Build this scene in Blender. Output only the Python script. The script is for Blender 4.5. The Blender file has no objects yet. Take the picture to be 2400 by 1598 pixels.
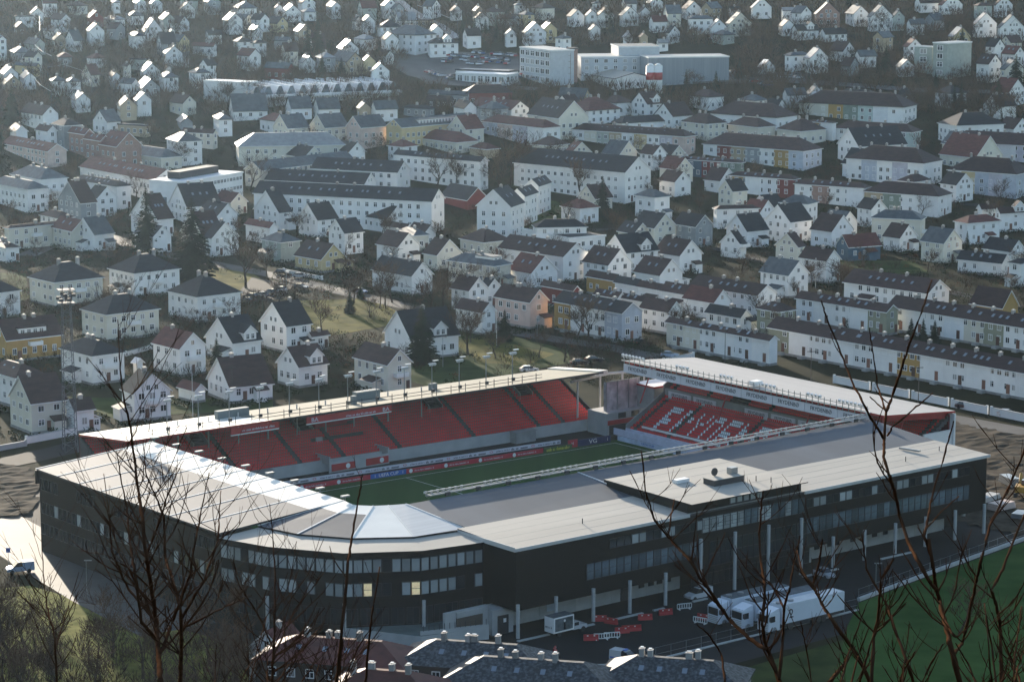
import bpy, bmesh, math, random
from mathutils import Vector, Matrix
random.seed(7)
C = bpy.context.scene.collection
SC = bpy.context.scene
R = math.radians
# ---------------------------------------------------------------- camera, sky, sun, exposure
CAMH, PITCH, FPX, PW, PH = 112.0, R(9.9), 6300.0, 2400.0, 1598.0
cam = bpy.data.cameras.new('camera'); cam.sensor_width = 36.0; cam.lens = 36.0 * FPX / PW
cam.clip_start = 0.5; cam.clip_end = 6000
camo = bpy.data.objects.new('camera', cam); C.objects.link(camo)
camo.location = (0, 0, CAMH); camo.rotation_euler = (R(90) - PITCH, 0, 0)
SC.camera = camo
SUN_AZ, SUN_EL = R(-19), R(10.5)          # azimuth from +Y, negative is to the left
wd = bpy.data.worlds.new('World'); SC.world = wd; wd.use_nodes = True
nt = wd.node_tree
sky = nt.nodes.new('ShaderNodeTexSky'); sky.sky_type = 'NISHITA'; sky.sun_disc = False
sky.sun_elevation = SUN_EL; sky.sun_rotation = SUN_AZ; sky.air_density = 1.0; sky.dust_density = 0.7; sky.ozone_density = 1.5
bgn = nt.nodes['Background']; bgn.inputs[1].default_value = 0.14
nt.links.new(sky.outputs[0], bgn.inputs[0])
sl = bpy.data.lights.new('sun', 'SUN'); sl.energy = 4.6; sl.angle = R(0.5); sl.color = (1.0, 0.88, 0.72)
so = bpy.data.objects.new('sun', sl); C.objects.link(so)
sd = Vector((math.sin(SUN_AZ) * math.cos(SUN_EL), math.cos(SUN_AZ) * math.cos(SUN_EL), math.sin(SUN_EL)))
so.rotation_euler = sd.to_track_quat('Z', 'Y').to_euler(); so.location = (-200, 400, 300)
vs = SC.view_settings; vs.view_transform = 'Standard'; vs.look = 'None'; vs.gamma = 1.0; vs.use_curve_mapping = False
vs.exposure = 1.25
cy = SC.cycles; cy.use_denoising = True; cy.max_bounces = 6; cy.diffuse_bounces = 3; cy.glossy_bounces = 3
cy.transparent_max_bounces = 8; cy.volume_bounces = 1; cy.sample_clamp_indirect = 4.0; cy.caustics_reflective = False; cy.caustics_refractive = False

# ---------------------------------------------------------------- helpers
def unproj(px, py, zf):
    """a pixel of the photograph onto the terrain (+ height)"""
    x = (px - PW / 2) / FPX; y = -(py - PH / 2) / FPX
    d = Vector((x, math.cos(PITCH) + y * math.sin(PITCH), -math.sin(PITCH) + y * math.cos(PITCH)))
    lo, hi = 250.0, 1900.0
    if callable(zf):
        t = lo
        while t < hi:
            p = d * t
            if CAMH + p.z <= zf(p.x, p.y): break
            t += 2.0
        a, b = t - 2.0, t
        for _ in range(18):
            m = (a + b) / 2; p = d * m
            if CAMH + p.z <= zf(p.x, p.y): b = m
            else: a = m
        t = b
    else:
        t = (zf - CAMH) / d.z
    return d * t + Vector((0, 0, CAMH))
_KEY = [(-400, 230.0), (0, 109.5), (250, 18.0), (290, 4.0), (325, 0.0), (860, 0.0), (950, 7.0), (1050, 20.0), (1180, 37.0), (1300, 52.5), (1500, 84.0), (2200, 215.0)]
def zt(x, y):
    for (a, za), (b, zb) in zip(_KEY, _KEY[1:]):
        if y <= b:
            s = min(1, max(0, (y - a) / (b - a)))
            z = za + (zb - za) * s
            break
    else: z = _KEY[-1][1]
    if y > 1000: z += 1.6 * math.sin(x * 0.021 + y * 0.01) * min(1, (y - 1000) / 150)
    return z
def gp(px, py, h=0.0): return unproj(px, py, lambda x, y: zt(x, y) + h)

class MB:
    def __init__(s): s.v = []; s.f = []; s.m = []
    def face(s, pts, mi=0):
        n = len(s.v); s.v += [tuple(p) for p in pts]; s.f.append(tuple(range(n, n + len(pts)))); s.m.append(mi)
    def box(s, x0, x1, y0, y1, z0, z1, mi=0, top=None, M=None):
        c = [(x0, y0, z0), (x1, y0, z0), (x1, y1, z0), (x0, y1, z0), (x0, y0, z1), (x1, y0, z1), (x1, y1, z1), (x0, y1, z1)]
        if M is not None: c = [tuple(M @ Vector(p)) for p in c]
        n = len(s.v); s.v += c
        for k, q in enumerate([(0, 3, 2, 1), (4, 5, 6, 7), (0, 1, 5, 4), (1, 2, 6, 5), (2, 3, 7, 6), (3, 0, 4, 7)]):
            s.f.append(tuple(n + i for i in q)); s.m.append(top if (k == 1 and top is not None) else mi)
    def prism(s, pts, z0, z1, mi=0, top=None):
        n = len(s.v); k = len(pts)
        zz0 = z0 if isinstance(z0, (list, tuple)) else [z0] * k
        zz1 = z1 if isinstance(z1, (list, tuple)) else [z1] * k
        s.v += [(p[0], p[1], z) for p, z in zip(pts, zz0)] + [(p[0], p[1], z) for p, z in zip(pts, zz1)]
        s.f.append(tuple(n + i for i in reversed(range(k)))); s.m.append(mi)
        s.f.append(tuple(n + k + i for i in range(k))); s.m.append(mi if top is None else top)
        for i in range(k):
            j = (i + 1) % k
            s.f.append((n + i, n + j, n + k + j, n + k + i)); s.m.append(mi)
    def tube(s, pts, radii, ns=5, mi=0, cap=True):
        pts = [Vector(p) for p in pts]
        if not isinstance(radii, (list, tuple)): radii = [radii] * len(pts)
        base = len(s.v); up = Vector((0.31, 0.17, 0.93))
        for i, p in enumerate(pts):
            d = (pts[min(i + 1, len(pts) - 1)] - pts[max(i - 1, 0)])
            if d.length < 1e-9: d = Vector((0, 0, 1))
            d.normalize(); a = d.cross(up)
            if a.length < 1e-3: a = d.cross(Vector((1, 0, 0)))
            a.normalize(); b = d.cross(a)
            for k in range(ns):
                w = 2 * math.pi * k / ns
                s.v.append(tuple(p + (a * math.cos(w) + b * math.sin(w)) * radii[i]))
        for i in range(len(pts) - 1):
            for k in range(ns):
                k2 = (k + 1) % ns
                s.f.append((base + i * ns + k, base + i * ns + k2, base + (i + 1) * ns + k2, base + (i + 1) * ns + k)); s.m.append(mi)
        if cap and ns > 2:
            s.f.append(tuple(base + (len(pts) - 1) * ns + k for k in range(ns))); s.m.append(mi)
            s.f.append(tuple(base + k for k in reversed(range(ns)))); s.m.append(mi)
    def cyl(s, x, y, z0, z1, r0, r1=None, ns=12, mi=0):
        s.tube([(x, y, z0), (x, y, z1)], [r0, r0 if r1 is None else r1], ns, mi)
    def mesh(s, name, mats, smooth=False):
        me = bpy.data.meshes.new(name); me.from_pydata(s.v, [], s.f)
        for m in (mats if isinstance(mats, (list, tuple)) else [mats]): me.materials.append(m)
        if s.m and max(s.m) > 0: me.polygons.foreach_set('material_index', s.m)
        if smooth: me.polygons.foreach_set('use_smooth', [True] * len(s.f))
        me.update(); return me
    def build(s, name, mats, parent=None, smooth=False): return link(name, s.mesh(name, mats, smooth), parent)
def link(name, data, parent=None, loc=None, rz=None, scale=None):
    o = bpy.data.objects.new(name, data); C.objects.link(o)
    if parent is not None: o.parent = parent
    if loc is not None: o.location = loc
    if rz is not None: o.rotation_euler = (0, 0, rz)
    if scale is not None: o.scale = scale
    return o
def tag(o, label, cat, group=None):
    o['label'] = label; o['category'] = cat
    if group: o['group'] = group
    return o
def thing(name, label, cat, loc=(0, 0, 0), rz=0.0, group=None):
    return tag(link(name, None, None, loc, rz), label, cat, group)
def struct(name, mb, mats, kind='structure', label=None):
    o = mb.build(name, mats); o['kind'] = kind
    if label: o['label'] = label
    return o
def dup(root, loc, rz, label, group=None):
    r = root.copy(); C.objects.link(r); r.location = loc; r.rotation_euler = (0, 0, rz); r['label'] = label
    if group: r['group'] = group
    for ch in root.children:
        c = ch.copy(); C.objects.link(c); c.parent = r
        for g in ch.children:
            d = g.copy(); C.objects.link(d); d.parent = c
    return r

MATS = {}
def mat(name, col, rough=0.7, metal=0.0, spec=0.5, var=0.12, scale=0.6, rnd=0.0, col2=None, mix=0.5, bump=0.0, emit=0.0, stretch=None, coords='Object', detail=4.0, coat=0.0):
    if name in MATS: return MATS[name]
    m = bpy.data.materials.new(name); m.use_nodes = True; n = m.node_tree; L = n.links
    b = n.nodes['Principled BSDF']
    b.inputs['Roughness'].default_value = rough; b.inputs['Metallic'].default_value = metal
    b.inputs['Specular IOR Level'].default_value = spec
    if coat: b.inputs['Coat Weight'].default_value = coat
    if var > 0 or col2 is not None or rnd > 0:
        tc = n.nodes.new('ShaderNodeTexCoord'); src = tc.outputs[coords]
        if stretch:
            mp = n.nodes.new('ShaderNodeMapping'); mp.inputs['Scale'].default_value = stretch; L.new(src, mp.inputs[0]); src = mp.outputs[0]
        nz = n.nodes.new('ShaderNodeTexNoise'); nz.inputs['Scale'].default_value = scale; nz.inputs['Detail'].default_value = detail
        L.new(src, nz.inputs['Vector'])
        cr = n.nodes.new('ShaderNodeValToRGB')
        c2 = col2 if col2 is not None else col
        lo = [max(0, c * (1 - var)) for c in col]; hi = [min(1, c * (1 + var)) for c in c2]
        cr.color_ramp.elements[0].position = max(0.0, mix - 0.2); cr.color_ramp.elements[1].position = min(1.0, mix + 0.2)
        cr.color_ramp.elements[0].color = (*lo, 1); cr.color_ramp.elements[1].color = (*hi, 1)
        L.new(nz.outputs['Fac'], cr.inputs[0]); out = cr.outputs[0]
        if rnd > 0:
            oi = n.nodes.new('ShaderNodeObjectInfo'); hs = n.nodes.new('ShaderNodeHueSaturation')
            mr = n.nodes.new('ShaderNodeMapRange'); mr.inputs['To Min'].default_value = 1 - rnd; mr.inputs['To Max'].default_value = 1 + rnd
            L.new(oi.outputs['Random'], mr.inputs['Value']); L.new(mr.outputs[0], hs.inputs['Value']); L.new(out, hs.inputs['Color']); out = hs.outputs[0]
        L.new(out, b.inputs['Base Color'])
        if bump > 0:
            bp = n.nodes.new('ShaderNodeBump'); bp.inputs['Strength'].default_value = bump; bp.inputs['Distance'].default_value = 0.08
            L.new(nz.outputs['Fac'], bp.inputs['Height']); L.new(bp.outputs[0], b.inputs['Normal'])
    else: b.inputs['Base Color'].default_value = (*col, 1)
    if emit > 0:
        b.inputs['Emission Color'].default_value = (*col, 1); b.inputs['Emission Strength'].default_value = emit
    MATS[name] = m; return m
WHITE = mat('white_paint', (0.82, 0.8, 0.77), 0.55, rnd=0.05, var=0.06, scale=0.35)
TRIM = mat('white_trim', (0.82, 0.81, 0.79), 0.5, var=0.04)
BLACK = mat('black_cladding', (0.005, 0.0055, 0.006), 0.5, spec=0.2, var=0.25, scale=2.0, stretch=(0.3, 0.3, 3))
CONC = mat('concrete', (0.3, 0.3, 0.29), 0.85, var=0.18, scale=0.5, bump=0.1)
CONCL = mat('pale_concrete', (0.42, 0.42, 0.41), 0.8, var=0.12, scale=0.4)
GLASS = mat('dark_glass', (0.02, 0.024, 0.028), 0.06, spec=0.6, var=0, scale=1)
GLASSB = mat('bluish_glass', (0.1, 0.13, 0.15), 0.08, spec=0.7, var=0.6, scale=0.55, rnd=0.5)
BLIND = mat('window_with_blinds', (0.36, 0.38, 0.37), 0.35, var=0.1, scale=0.9, rnd=0.35)
LITW = mat('lit_window', (0.9, 0.72, 0.42), 0.4, var=0.3, scale=1.2, emit=0.14)
STEEL = mat('galvanised_steel', (0.32, 0.33, 0.34), 0.4, metal=0.6, var=0.1)
DARKM = mat('dark_metal', (0.05, 0.05, 0.055), 0.5, metal=0.3, var=0.1)
ASPH = mat('asphalt', (0.013, 0.014, 0.0155), 0.85, spec=0.15, var=0.25, scale=0.12, bump=0.05, coords='Object', detail=8)
PAINT = mat('road_paint', (0.7, 0.7, 0.68), 0.6, var=0.1)
ROOFG = mat('grey_roof_sheet', (0.085, 0.1, 0.122), 0.7, var=0.16, scale=0.12, spec=0.2, stretch=(1, 0.25, 1), detail=8)
ROOFB = mat('beige_roof_felt', (0.42, 0.385, 0.335), 0.75, spec=0.25, var=0.1, scale=0.14, stretch=(0.12, 1.2, 1), detail=8)
ROOFW = mat('white_translucent_and_glare_roof', (0.9, 0.86, 0.78), 0.6, spec=0.08, var=0.04, scale=0.3)  # white of the translucent strip; also paints sun glare on two other roof pieces
ROOFR = mat('pale_ribbed_roof', (0.55, 0.55, 0.54), 0.55, var=0.1, scale=0.5, stretch=(0.12, 3, 1))
REDS = mat('red_seat_plastic', (0.62, 0.02, 0.025), 0.5, var=0.22, scale=0.35, detail=6)
WHS = mat('white_seat_plastic', (0.75, 0.76, 0.8), 0.5, var=0.05)
REDP = mat('red_paint', (0.42, 0.03, 0.03), 0.5, var=0.15)
BANW = mat('pale_banner', (0.66, 0.63, 0.68), 0.6, var=0.06)
INK = mat('black_ink', (0.02, 0.02, 0.025), 0.7, var=0)
BLUEAD = mat('blue_board', (0.03, 0.12, 0.42), 0.5, var=0.08)
GREYST = mat('stand_concrete_step', (0.085, 0.078, 0.074), 0.9, var=0.2, scale=0.4)
PITCHM = mat('pitch_turf', (0.035, 0.075, 0.022), 0.9, spec=0.02, var=0.15, scale=0.1, col2=(0.045, 0.088, 0.028), stretch=(1.6, 0.05, 1))
TURF2 = mat('training_turf', (0.022, 0.07, 0.012), 0.9, spec=0.02, var=0.2, scale=0.12, col2=(0.036, 0.08, 0.018))
GRASS = mat('winter_ground', (0.009, 0.012, 0.005), 0.95, spec=0.02, var=0.4, scale=0.05, col2=(0.024, 0.023, 0.01), mix=0.52, detail=10, bump=0.4)
BARK = mat('bark', (0.05, 0.036, 0.026), 0.7, spec=0.02, var=0.3, scale=3.0, rnd=0.2)
TWIG = mat('twigs', (0.09, 0.056, 0.036), 0.75, spec=0.02, var=0.2, scale=0.3, rnd=0.3)
TWIGF = mat('foreground_bark', (0.055, 0.028, 0.016), 0.8, var=0.4, scale=9.0, spec=0.0)
NEEDLE = mat('spruce_needles', (0.016, 0.03, 0.016), 0.8, spec=0.02, var=0.4, scale=0.7, rnd=0.25)
RUBBER = mat('rubber', (0.02, 0.02, 0.02), 0.8, var=0)

def text(name, body, size, loc, rx, rz, material, parent=None, sx=1.0, ex=0.01):
    cu = bpy.data.curves.new(name, 'FONT'); cu.body = body; cu.size = size; cu.align_x = 'CENTER'; cu.align_y = 'CENTER'
    cu.extrude = ex; cu.resolution_u = 2; cu.materials.append(material)
    tmp = bpy.data.objects.new(name, cu); me = bpy.data.meshes.new_from_object(tmp); bpy.data.objects.remove(tmp)
    o = bpy.data.objects.new(name, me); C.objects.link(o); o.parent = parent; o.location = loc
    o.rotation_euler = (rx, 0, rz); o.scale = (sx, 1, 1)
    return o
def scribble(name, x0, x1, y, z, h, material, parent, seed=1):
    # print too small to read in the photograph: uneven strokes in words
    r = random.Random(seed); m = MB(); x = x0; k = 0
    while x < x1:
        w = h * r.uniform(.28, .5); hh = h * r.choice((.62, .62, .66, 1.0))
        if r.random() < .17 and k > 2: x += h * .5; k = 0; continue
        t = h * .16
        m.box(x, x + t, y - .012, y, z, z + hh)
        if r.random() < .7: m.box(x + w - t, x + w, y - .012, y, z, z + h * .62)
        m.box(x + t, x + w - t, y - .012, y, z + h * .62 - t, z + h * .62) if r.random() < .5 else m.box(x + t, x + w - t, y - .012, y, z, z + t)
        x += w + h * .14; k += 1
    return m.build(name, material, parent)
# ---------------------------------------------------------------- terrain
g = MB()
ys = [-20, 0, 60, 120, 180, 230, 250, 262, 275, 290, 300, 312, 325, 345] + list(range(370, 860, 35)) + list(range(860, 1460, 14)) + [1500, 1560, 1620]
xs = list(range(-700, 701, 28))
for y in ys:
    for x in xs: g.v.append((x, y, zt(x, y)))
nx = len(xs)
for j in range(len(ys) - 1):
    for i in range(nx - 1):
        g.f.append((j * nx + i, j * nx + i + 1, (j + 1) * nx + i + 1, (j + 1) * nx + i)); g.m.append(0)
struct('ground', g, GRASS)
def ribbon(name, pts, w, material, dz=0.05, kind='structure', label=None, px=True):
    P = [gp(*p) for p in pts] if px else [Vector((p[0], p[1], zt(p[0], p[1]))) for p in pts]
    Q = []
    for a, b in zip(P, P[1:]):
        n = max(1, int((b - a).length / 8))
        for k in range(n): Q.append(a.lerp(b, k / n))
    Q.append(P[-1]); m = MB(); sides = []
    for i, p in enumerate(Q):
        d = Q[min(i + 1, len(Q) - 1)] - Q[max(i - 1, 0)]; d.z = 0; d.normalize(); nrm = Vector((-d.y, d.x, 0))
        row = []
        for sgn in (1, -1):
            q = p + nrm * sgn * w / 2; row.append((q.x, q.y, max(zt(q.x, q.y), zt(p.x, p.y)) + dz))
        sides.append(row)
    for a, b in zip(sides, sides[1:]): m.face([a[0], a[1], b[1], b[0]])
    return struct(name, m, material, kind, label)
def patch(name, pts, material, dz=0.03, px=True, kind='structure', z=None):
    P = [gp(*p) for p in pts] if px else [Vector((p[0], p[1], 0)) for p in pts]
    m = MB(); m.face([(p.x, p.y, (zt(p.x, p.y) if z is None else z) + dz) for p in P])
    return struct(name, m, material, kind)
STREET = mat('street_asphalt', (0.045, 0.045, 0.047), 0.8, spec=0.25, var=0.25, scale=0.15, detail=8)
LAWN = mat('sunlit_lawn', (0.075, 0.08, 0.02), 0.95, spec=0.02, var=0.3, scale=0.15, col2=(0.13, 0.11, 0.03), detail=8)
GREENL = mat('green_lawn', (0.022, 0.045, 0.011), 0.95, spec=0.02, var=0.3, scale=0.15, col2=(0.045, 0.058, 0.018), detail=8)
DIRT = mat('bare_earth', (0.035, 0.028, 0.021), 0.95, spec=0.02, var=0.35, scale=0.25, col2=(0.08, 0.064, 0.047), detail=10, bump=0.5)
WETASPH = mat('worn_road', (0.07, 0.068, 0.066), 0.68, spec=0.3, var=0.25, scale=0.15, detail=8, bump=0.04)

# ---------------------------------------------------------------- stadium frame
SO = unproj(1200, 1492, 0.0); SA = R(38.7)
SM = Matrix.Translation(SO) @ Matrix.Rotation(SA, 4, 'Z')
def S(u, v, z=0.0): return SM @ Vector((u, v, z))
def sthing(name, label, cat, u, v, z=0, rz=0, group=None):
    return thing(name, label, cat, S(u, v, z), SA + rz, group)
class SB(MB):
    """builder in stadium coordinates relative to the thing's own base point"""
    def __init__(s, u0, v0): MB.__init__(s); s.o = (u0, v0)
    def build(s, name, mats, parent=None, smooth=False):
        s.v = [(x - s.o[0], y - s.o[1], z) for x, y, z in s.v]
        return MB.build(s, name, mats, parent, smooth)
def spatch(name, pts, material, z, kind='structure'):
    m = MB(); m.face([S(u, v, z) for u, v in pts]); return struct(name, m, material, kind)
spatch('stadium_yard', [(-36, 30), (-26, 4), (-16, -31), (20, -30.6), (120, -26), (128, 30), (130, 112), (110, 128), (-10, 132), (-36, 100)], ASPH, 0.02)
spatch('pitch', [(-4, 28), (104.5, 30), (104.5, 96.6), (-4, 104)], PITCHM, 0.05)
# pitch marks
def sline(a, b, w=0.14, z=0.058):
    A = Vector((a[0], a[1])); B = Vector((b[0], b[1])); d = (B - A).normalized(); n = Vector((-d.y, d.x)) * w / 2
    m = MB(); m.face([S(*(A + n), z), S(*(A - n), z), S(*(B - n), z), S(*(B + n), z)]); return m
marks = MB()
LINES = [((0, 32), (102, 32)), ((0, 96.5), (102, 94.5)), ((102, 32), (102, 94.5)), ((0, 32), (0, 96.5)), ((51, 32), (51, 95.5)), ((85.5, 43), (85.5, 83)), ((85.5, 43), (102, 43)), ((85.5, 83), (102, 83)), ((96.5, 54), (96.5, 72)), ((96.5, 54), (102, 54)), ((96.5, 72), (102, 72)), ((16.5, 43), (16.5, 83)), ((16.5, 43), (0, 43)), ((16.5, 83), (0, 83))]
for k in range(28):
    a0, a1 = 2 * math.pi * k / 28, 2 * math.pi * (k + 1) / 28
    LINES.append(((51 + 9.15 * math.cos(a0), 63.5 + 9.15 * math.sin(a0)), (51 + 9.15 * math.cos(a1), 63.5 + 9.15 * math.sin(a1))))
for a, b in LINES:
    q = sline(a, b); n = len(marks.v); marks.v += q.v; marks.f.append((n, n + 1, n + 2, n + 3)); marks.m.append(0)
struct('pitch_markings', marks, PAINT)
patch('training_pitch', [(2012, 1413), (2180, 1350), (2430, 1260), (2700, 1290), (2600, 1700), (1930, 1700), (1985, 1470)], TURF2, 0.06)
spatch('yard_lawn', [(-8, -34.5), (61, -30.5), (61, -80), (-20, -80)], GREENL, 0.03)

# ---------------------------------------------------------------- near (main) stand
ns = sthing('main_stand', 'long black clad stadium stand with beige and grey roof, nearest the trucks', 'stadium stand', 52, 14)
def NS(): return SB(52, 14)
b = NS(); b.box(0, 103.5, -0.9, 11, 4.1, 13.45); b.box(0.5, 103, 11, 26, 9.5, 13.3); b.build('wall', BLACK, ns)
for u0, u1, v0, h_ in ((2, 38, 4.8, 4.08), (66, 99.5, 4.8, 4.08), (58, 65.9, 3.4, 2.4)):
    np_ = max(1, round((u1 - u0) / 3.6))
    for q in range(np_):
        a_, b_ = u0 + (u1 - u0) * q / np_, u0 + (u1 - u0) * (q + 1) / np_ - .04
        b = NS(); b.box(a_, b_, v0, v0 + .6, 0, h_); b.build('concrete_panel', mat('cast_panel', (0.4, 0.4, 0.385), 0.85, rnd=0.16, var=0.14, scale=0.5), ns)
b = NS(); b.box(4, 103, 6, 20, 0, 4.05); b.build('inner_wall', BLACK, ns)
b = NS(); b.prism([(-0.5, -1.3), (103.8, -1.3), (103.8, 11.4), (-0.5, 12.6)], 13.46, [13.75, 13.75, 14.15, 14.2], 1, 0); b.build('flat_roof', [ROOFB, DARKM], ns)
b = NS(); b.box(-0.62, -0.5, -1.4, 12.6, 13.3, 14.0); b.box(-0.5, 34.3, -1.42, -1.3, 13.3, 13.8); b.box(59.2, 103.8, -1.42, -1.3, 13.3, 13.8); b.build('roof_edge_flashing', mat('pale_flashing', (0.55, 0.54, 0.52), 0.5, var=0.05), ns)
b = NS(); b.prism([(1, 12.6), (103.8, 11.4), (104.2, 27.4), (-0.3, 26)], 13.9, [14.18, 14.12, 15.35, 15.4], 1, 0); b.build('pitch_side_roof', [ROOFG, DARKM], ns)
for u in (35,): 
    b = NS(); b.prism([(u, 12.2), (u + 0.25, 12.2), (u + 0.25, 26.6), (u, 26.6)], [14.1, 14.1, 15.2, 15.2], [14.3, 14.3, 15.5, 15.5]); b.build('roof_seam', mat('seam_cap', (0.5, 0.52, 0.54), 0.5, var=0.05), ns)
for v in (1.6, 4.6, 7.4, 10.0):
    for u0, u1 in ((-.4, 34.2), (59.5, 103.6)):
        b = NS(); zz = 13.75 + .42 * (v + 1.3) / 13.3; b.box(u0, u1, v, v + .09, zz - .02, zz + .014); b.build('membrane_seam', mat('seam_strip', (0.37, 0.34, 0.3), .8, var=.1), ns)
for v in (3.0, 7.5, 12.0, 16.0):
    b = NS(); zz = 15.45 + .3 * (v + 2) / 20.9; b.box(34.2, 59.3, v, v + .09, zz - .02, zz + .014); b.build('membrane_seam', mat('seam_strip', (0.37, 0.34, 0.3)), ns)
# roof box (press level) with plant on top
b = NS(); b.box(34.4, 59.1, -0.7, 18.6, 13.6, 15.3); b.build('roof_box', BLACK, ns)
b = NS(); b.prism([(34.1, -2.0), (59.4, -2.0), (59.4, 18.9), (34.1, 18.9)], 15.3, [15.45, 15.45, 15.75, 15.75], 1, 0); b.build('roof_box_roof', [ROOFB, BLACK], ns)
b = NS(); b.box(45, 51.5, 4.6, 7.2, 15.45, 16.5); b.build('plant_box', [DARKM], ns)
b = NS(); b.box(44.9, 51.6, 4.5, 7.3, 16.5, 16.58); b.build('plant_box_lid', ROOFB, ns)
b = NS(); b.box(50, 51.4, 6.0, 7.1, 16.6, 17.6); b.build('vent_unit', STEEL, ns)
b = NS(); b.tube([(47.2, 7.0, 16.6), (47.2, 7.0, 17.0)], 0.12, 6); b.tube([(47.2, 6.9, 17.25), (47.2, 7.05, 17.25)], [0.65, 0.65], 14); b.build('satellite_dish', DARKM, ns)
b = NS(); b.box(41.5, 44.2, 9.6, 10.8, 15.6, 16.15); b.build('roof_light', WHITE, ns)
for u, v in ((53, 3.4), (54.2, 1.2), (17, 4), (88, 3.5), (98.5, 5.5)):
    b = NS(); z = 15.5 if 34 < u < 59 else 13.85; b.cyl(u, v, z, z + 0.9, 0.08, ns=6); b.build('vent_pipe', DARKM, ns)
b = NS(); b.prism([(93.5, 10.2), (93.9, 9.9), (94.6, 6.2), (94.2, 6.2)], 14.2, 14.5); b.build('roof_hatch_ladder', STEEL, ns)
# columns
colm = MB(); colm.cyl(0, 0, 0, 9.4, 0.3, ns=10); cme = colm.mesh('column', CONCL)
for k in range(15):
    u = 0.2 + 7.34 * k
    o = link('column', cme, ns, (u - 52, -1.5 - 14 + 0.35, 0), scale=(1, 1, 0.55 if k < 5 or k > 8 else 1.0))
# window bands on the front
def pane_mesh(name, w, h, glass, fr=DARKM, nv=1, nh=0, depth=0.08, t=0.06):
    m = MB(); m.box(-w / 2, w / 2, 0, depth, 0, h, 1)
    for x in (-w / 2, w / 2 - t): m.box(x, x + t, -0.05, 0, 0, h, 0)
    for z in (0, h - t): m.box(-w / 2 + t, w / 2 - t, -0.05, 0, z, z + t, 0)
    for i in range(nv):
        x = -w / 2 + w * (i + 1) / (nv + 1) - t / 2; m.box(x, x + t, -0.045, 0, t, h - t, 0)
    for i in range(nh):
        z = h * (i + 1) / (nh + 1) - t / 2; m.box(-w / 2 + t, w / 2 - t, -0.042, 0, z, z + t, 0)
    return m.mesh(name, [fr, glass])
pA = pane_mesh('window', 1.42, 2.5, GLASSB, nv=0, nh=1); pB = pane_mesh('window', 1.42, 1.5, GLASS, nv=0); pC = pane_mesh('window', 1.42, 1.5, BLIND, nv=0)
for k in range(58):
    u = 14.4 + 1.5 * k
    if u > 99: break
    if not 37 < u < 59.5: link('window', pA, ns, (u - 52, -0.98 - 14, 6.6))
    if u > 18: link('window', pC if k % 13 in (6, 7, 2, 10, 11) else pB, ns, (u - 52, -0.98 - 14, 10.8))
for k in range(5): link('window', pane_mesh('window', 1.2, 1.0, BLIND, nv=0) if k == 0 else bpy.data.meshes['window.003'], ns, (44 + 1.45 * k - 52, -0.78 - 14, 14.0))
pD = pane_mesh('slanted_window', 1.42, 2.4, BLIND, nv=0, nh=1)
for k in range(15):
    o = link('slanted_window', pD if k < 6 or k in (8, 9, 12) else pA, ns, (38 + 1.5 * k - 52, -1.02 - 14, 10.2))
pE = pane_mesh('glazing_panel', 2.3, 4.0, GLASS, nv=1, nh=1)
for k in range(11): link('glazing_panel', pE, ns, (40 + 2.4 * k - 52, 3.2 - 14, 0.1)); link('glazing_panel', pE, ns, (40 + 2.4 * k - 52, -0.95 - 14, 4.6))
pw = pane_mesh('plinth_window', 1.1, 1.5, GLASS, nv=0)
for u in (29.8, 31.8, 33.6, 35.4, 68.5, 71.5, 73.2, 77, 79.5, 82.2, 84.8): link('plinth_window', pw, ns, (u - 52, 4.72 - 14, 1.5))
b = NS(); b.box(25.5, 27.3, 4.7, 4.8, 0, 3.0); b.build('door', DARKM, ns)
b = NS(); b.box(10.6, 12.2, 4.72, 4.8, 1.0, 3.6); b.build('notice_panel', mat('pale_blue_panel', (0.4, 0.46, 0.52), 0.5, var=0.05), ns)
# gate house under the left end
b = NS(); b.box(-10, -2, 3.2, 3.8, 0, 4.6); b.box(-2, 2, 2.2, 5.5, 0, 3.9); b.box(-8, -3, 2.9, 3.2, 3.6, 4.4); b.build('gate_wall', CONCL, ns)
b = NS(); b.box(-8, -3.2, 2.95, 3.18, 0, 3.6); b.build('gate_door', mat('brown_gate', (0.09, 0.07, 0.055), 0.7), ns)
b = NS(); b.box(-1.0, 1.0, 2.05, 2.18, 0, 2.9); b.build('door', DARKM, ns)
b = NS(); b.box(0.0, 0.5, 1.98, 2.05, 1.8, 2.4); b.build('door_notice', WHITE, ns)
# gantry on the pitch side of the roof
b = NS()
for v, z in ((26.9, 15.75), (27.9, 15.7), (27.9, 16.15)): b.box(5, 104, v - 0.09, v + 0.09, z, z + 0.16)
for k in range(34):
    u = 5.2 + 3.0 * k; b.box(u, u + 0.09, 27.85, 27.95, 15.4, 16.3); b.box(u, u + 0.12, 26.9, 27.9, 15.6, 15.72)
b.build('gantry', STEEL, ns)
b = NS(); b.box(5, 104, 27.3, 27.7, 15.76, 15.8); b.build('gantry_deck', mat('pale_grey_deck', (0.38, 0.4, 0.41), 0.6), ns)
for k in range(16):
    b = NS(); u = 8 + 6.1 * k; b.box(u, u + 0.9, 26.55, 26.8, 15.42, 16.0); b.build('junction_box', DARKM, ns)
lm = MB(); lm.box(-0.24, 0.24, -0.2, 0.2, 0.2, 0.62, M=Matrix.Rotation(R(-25), 4, 'X')); lm.box(-0.04, 0.04, -0.04, 0.04, -0.3, 0.25); lme = lm.mesh('floodlight', [mat('lamp_housing', (0.72, 0.73, 0.74), 0.35, metal=0.2, var=0.05)])
for g0 in (5.3, 17.2, 29.0, 41.2, 53.0, 65, 77, 88, 98.5):
    for k in range(7 if g0 < 95 else 6): link('floodlight', lme, ns, (g0 + 1.2 * k - 52, 28.3 - 14, 15.75), scale=(.8, .8, .8))
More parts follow.
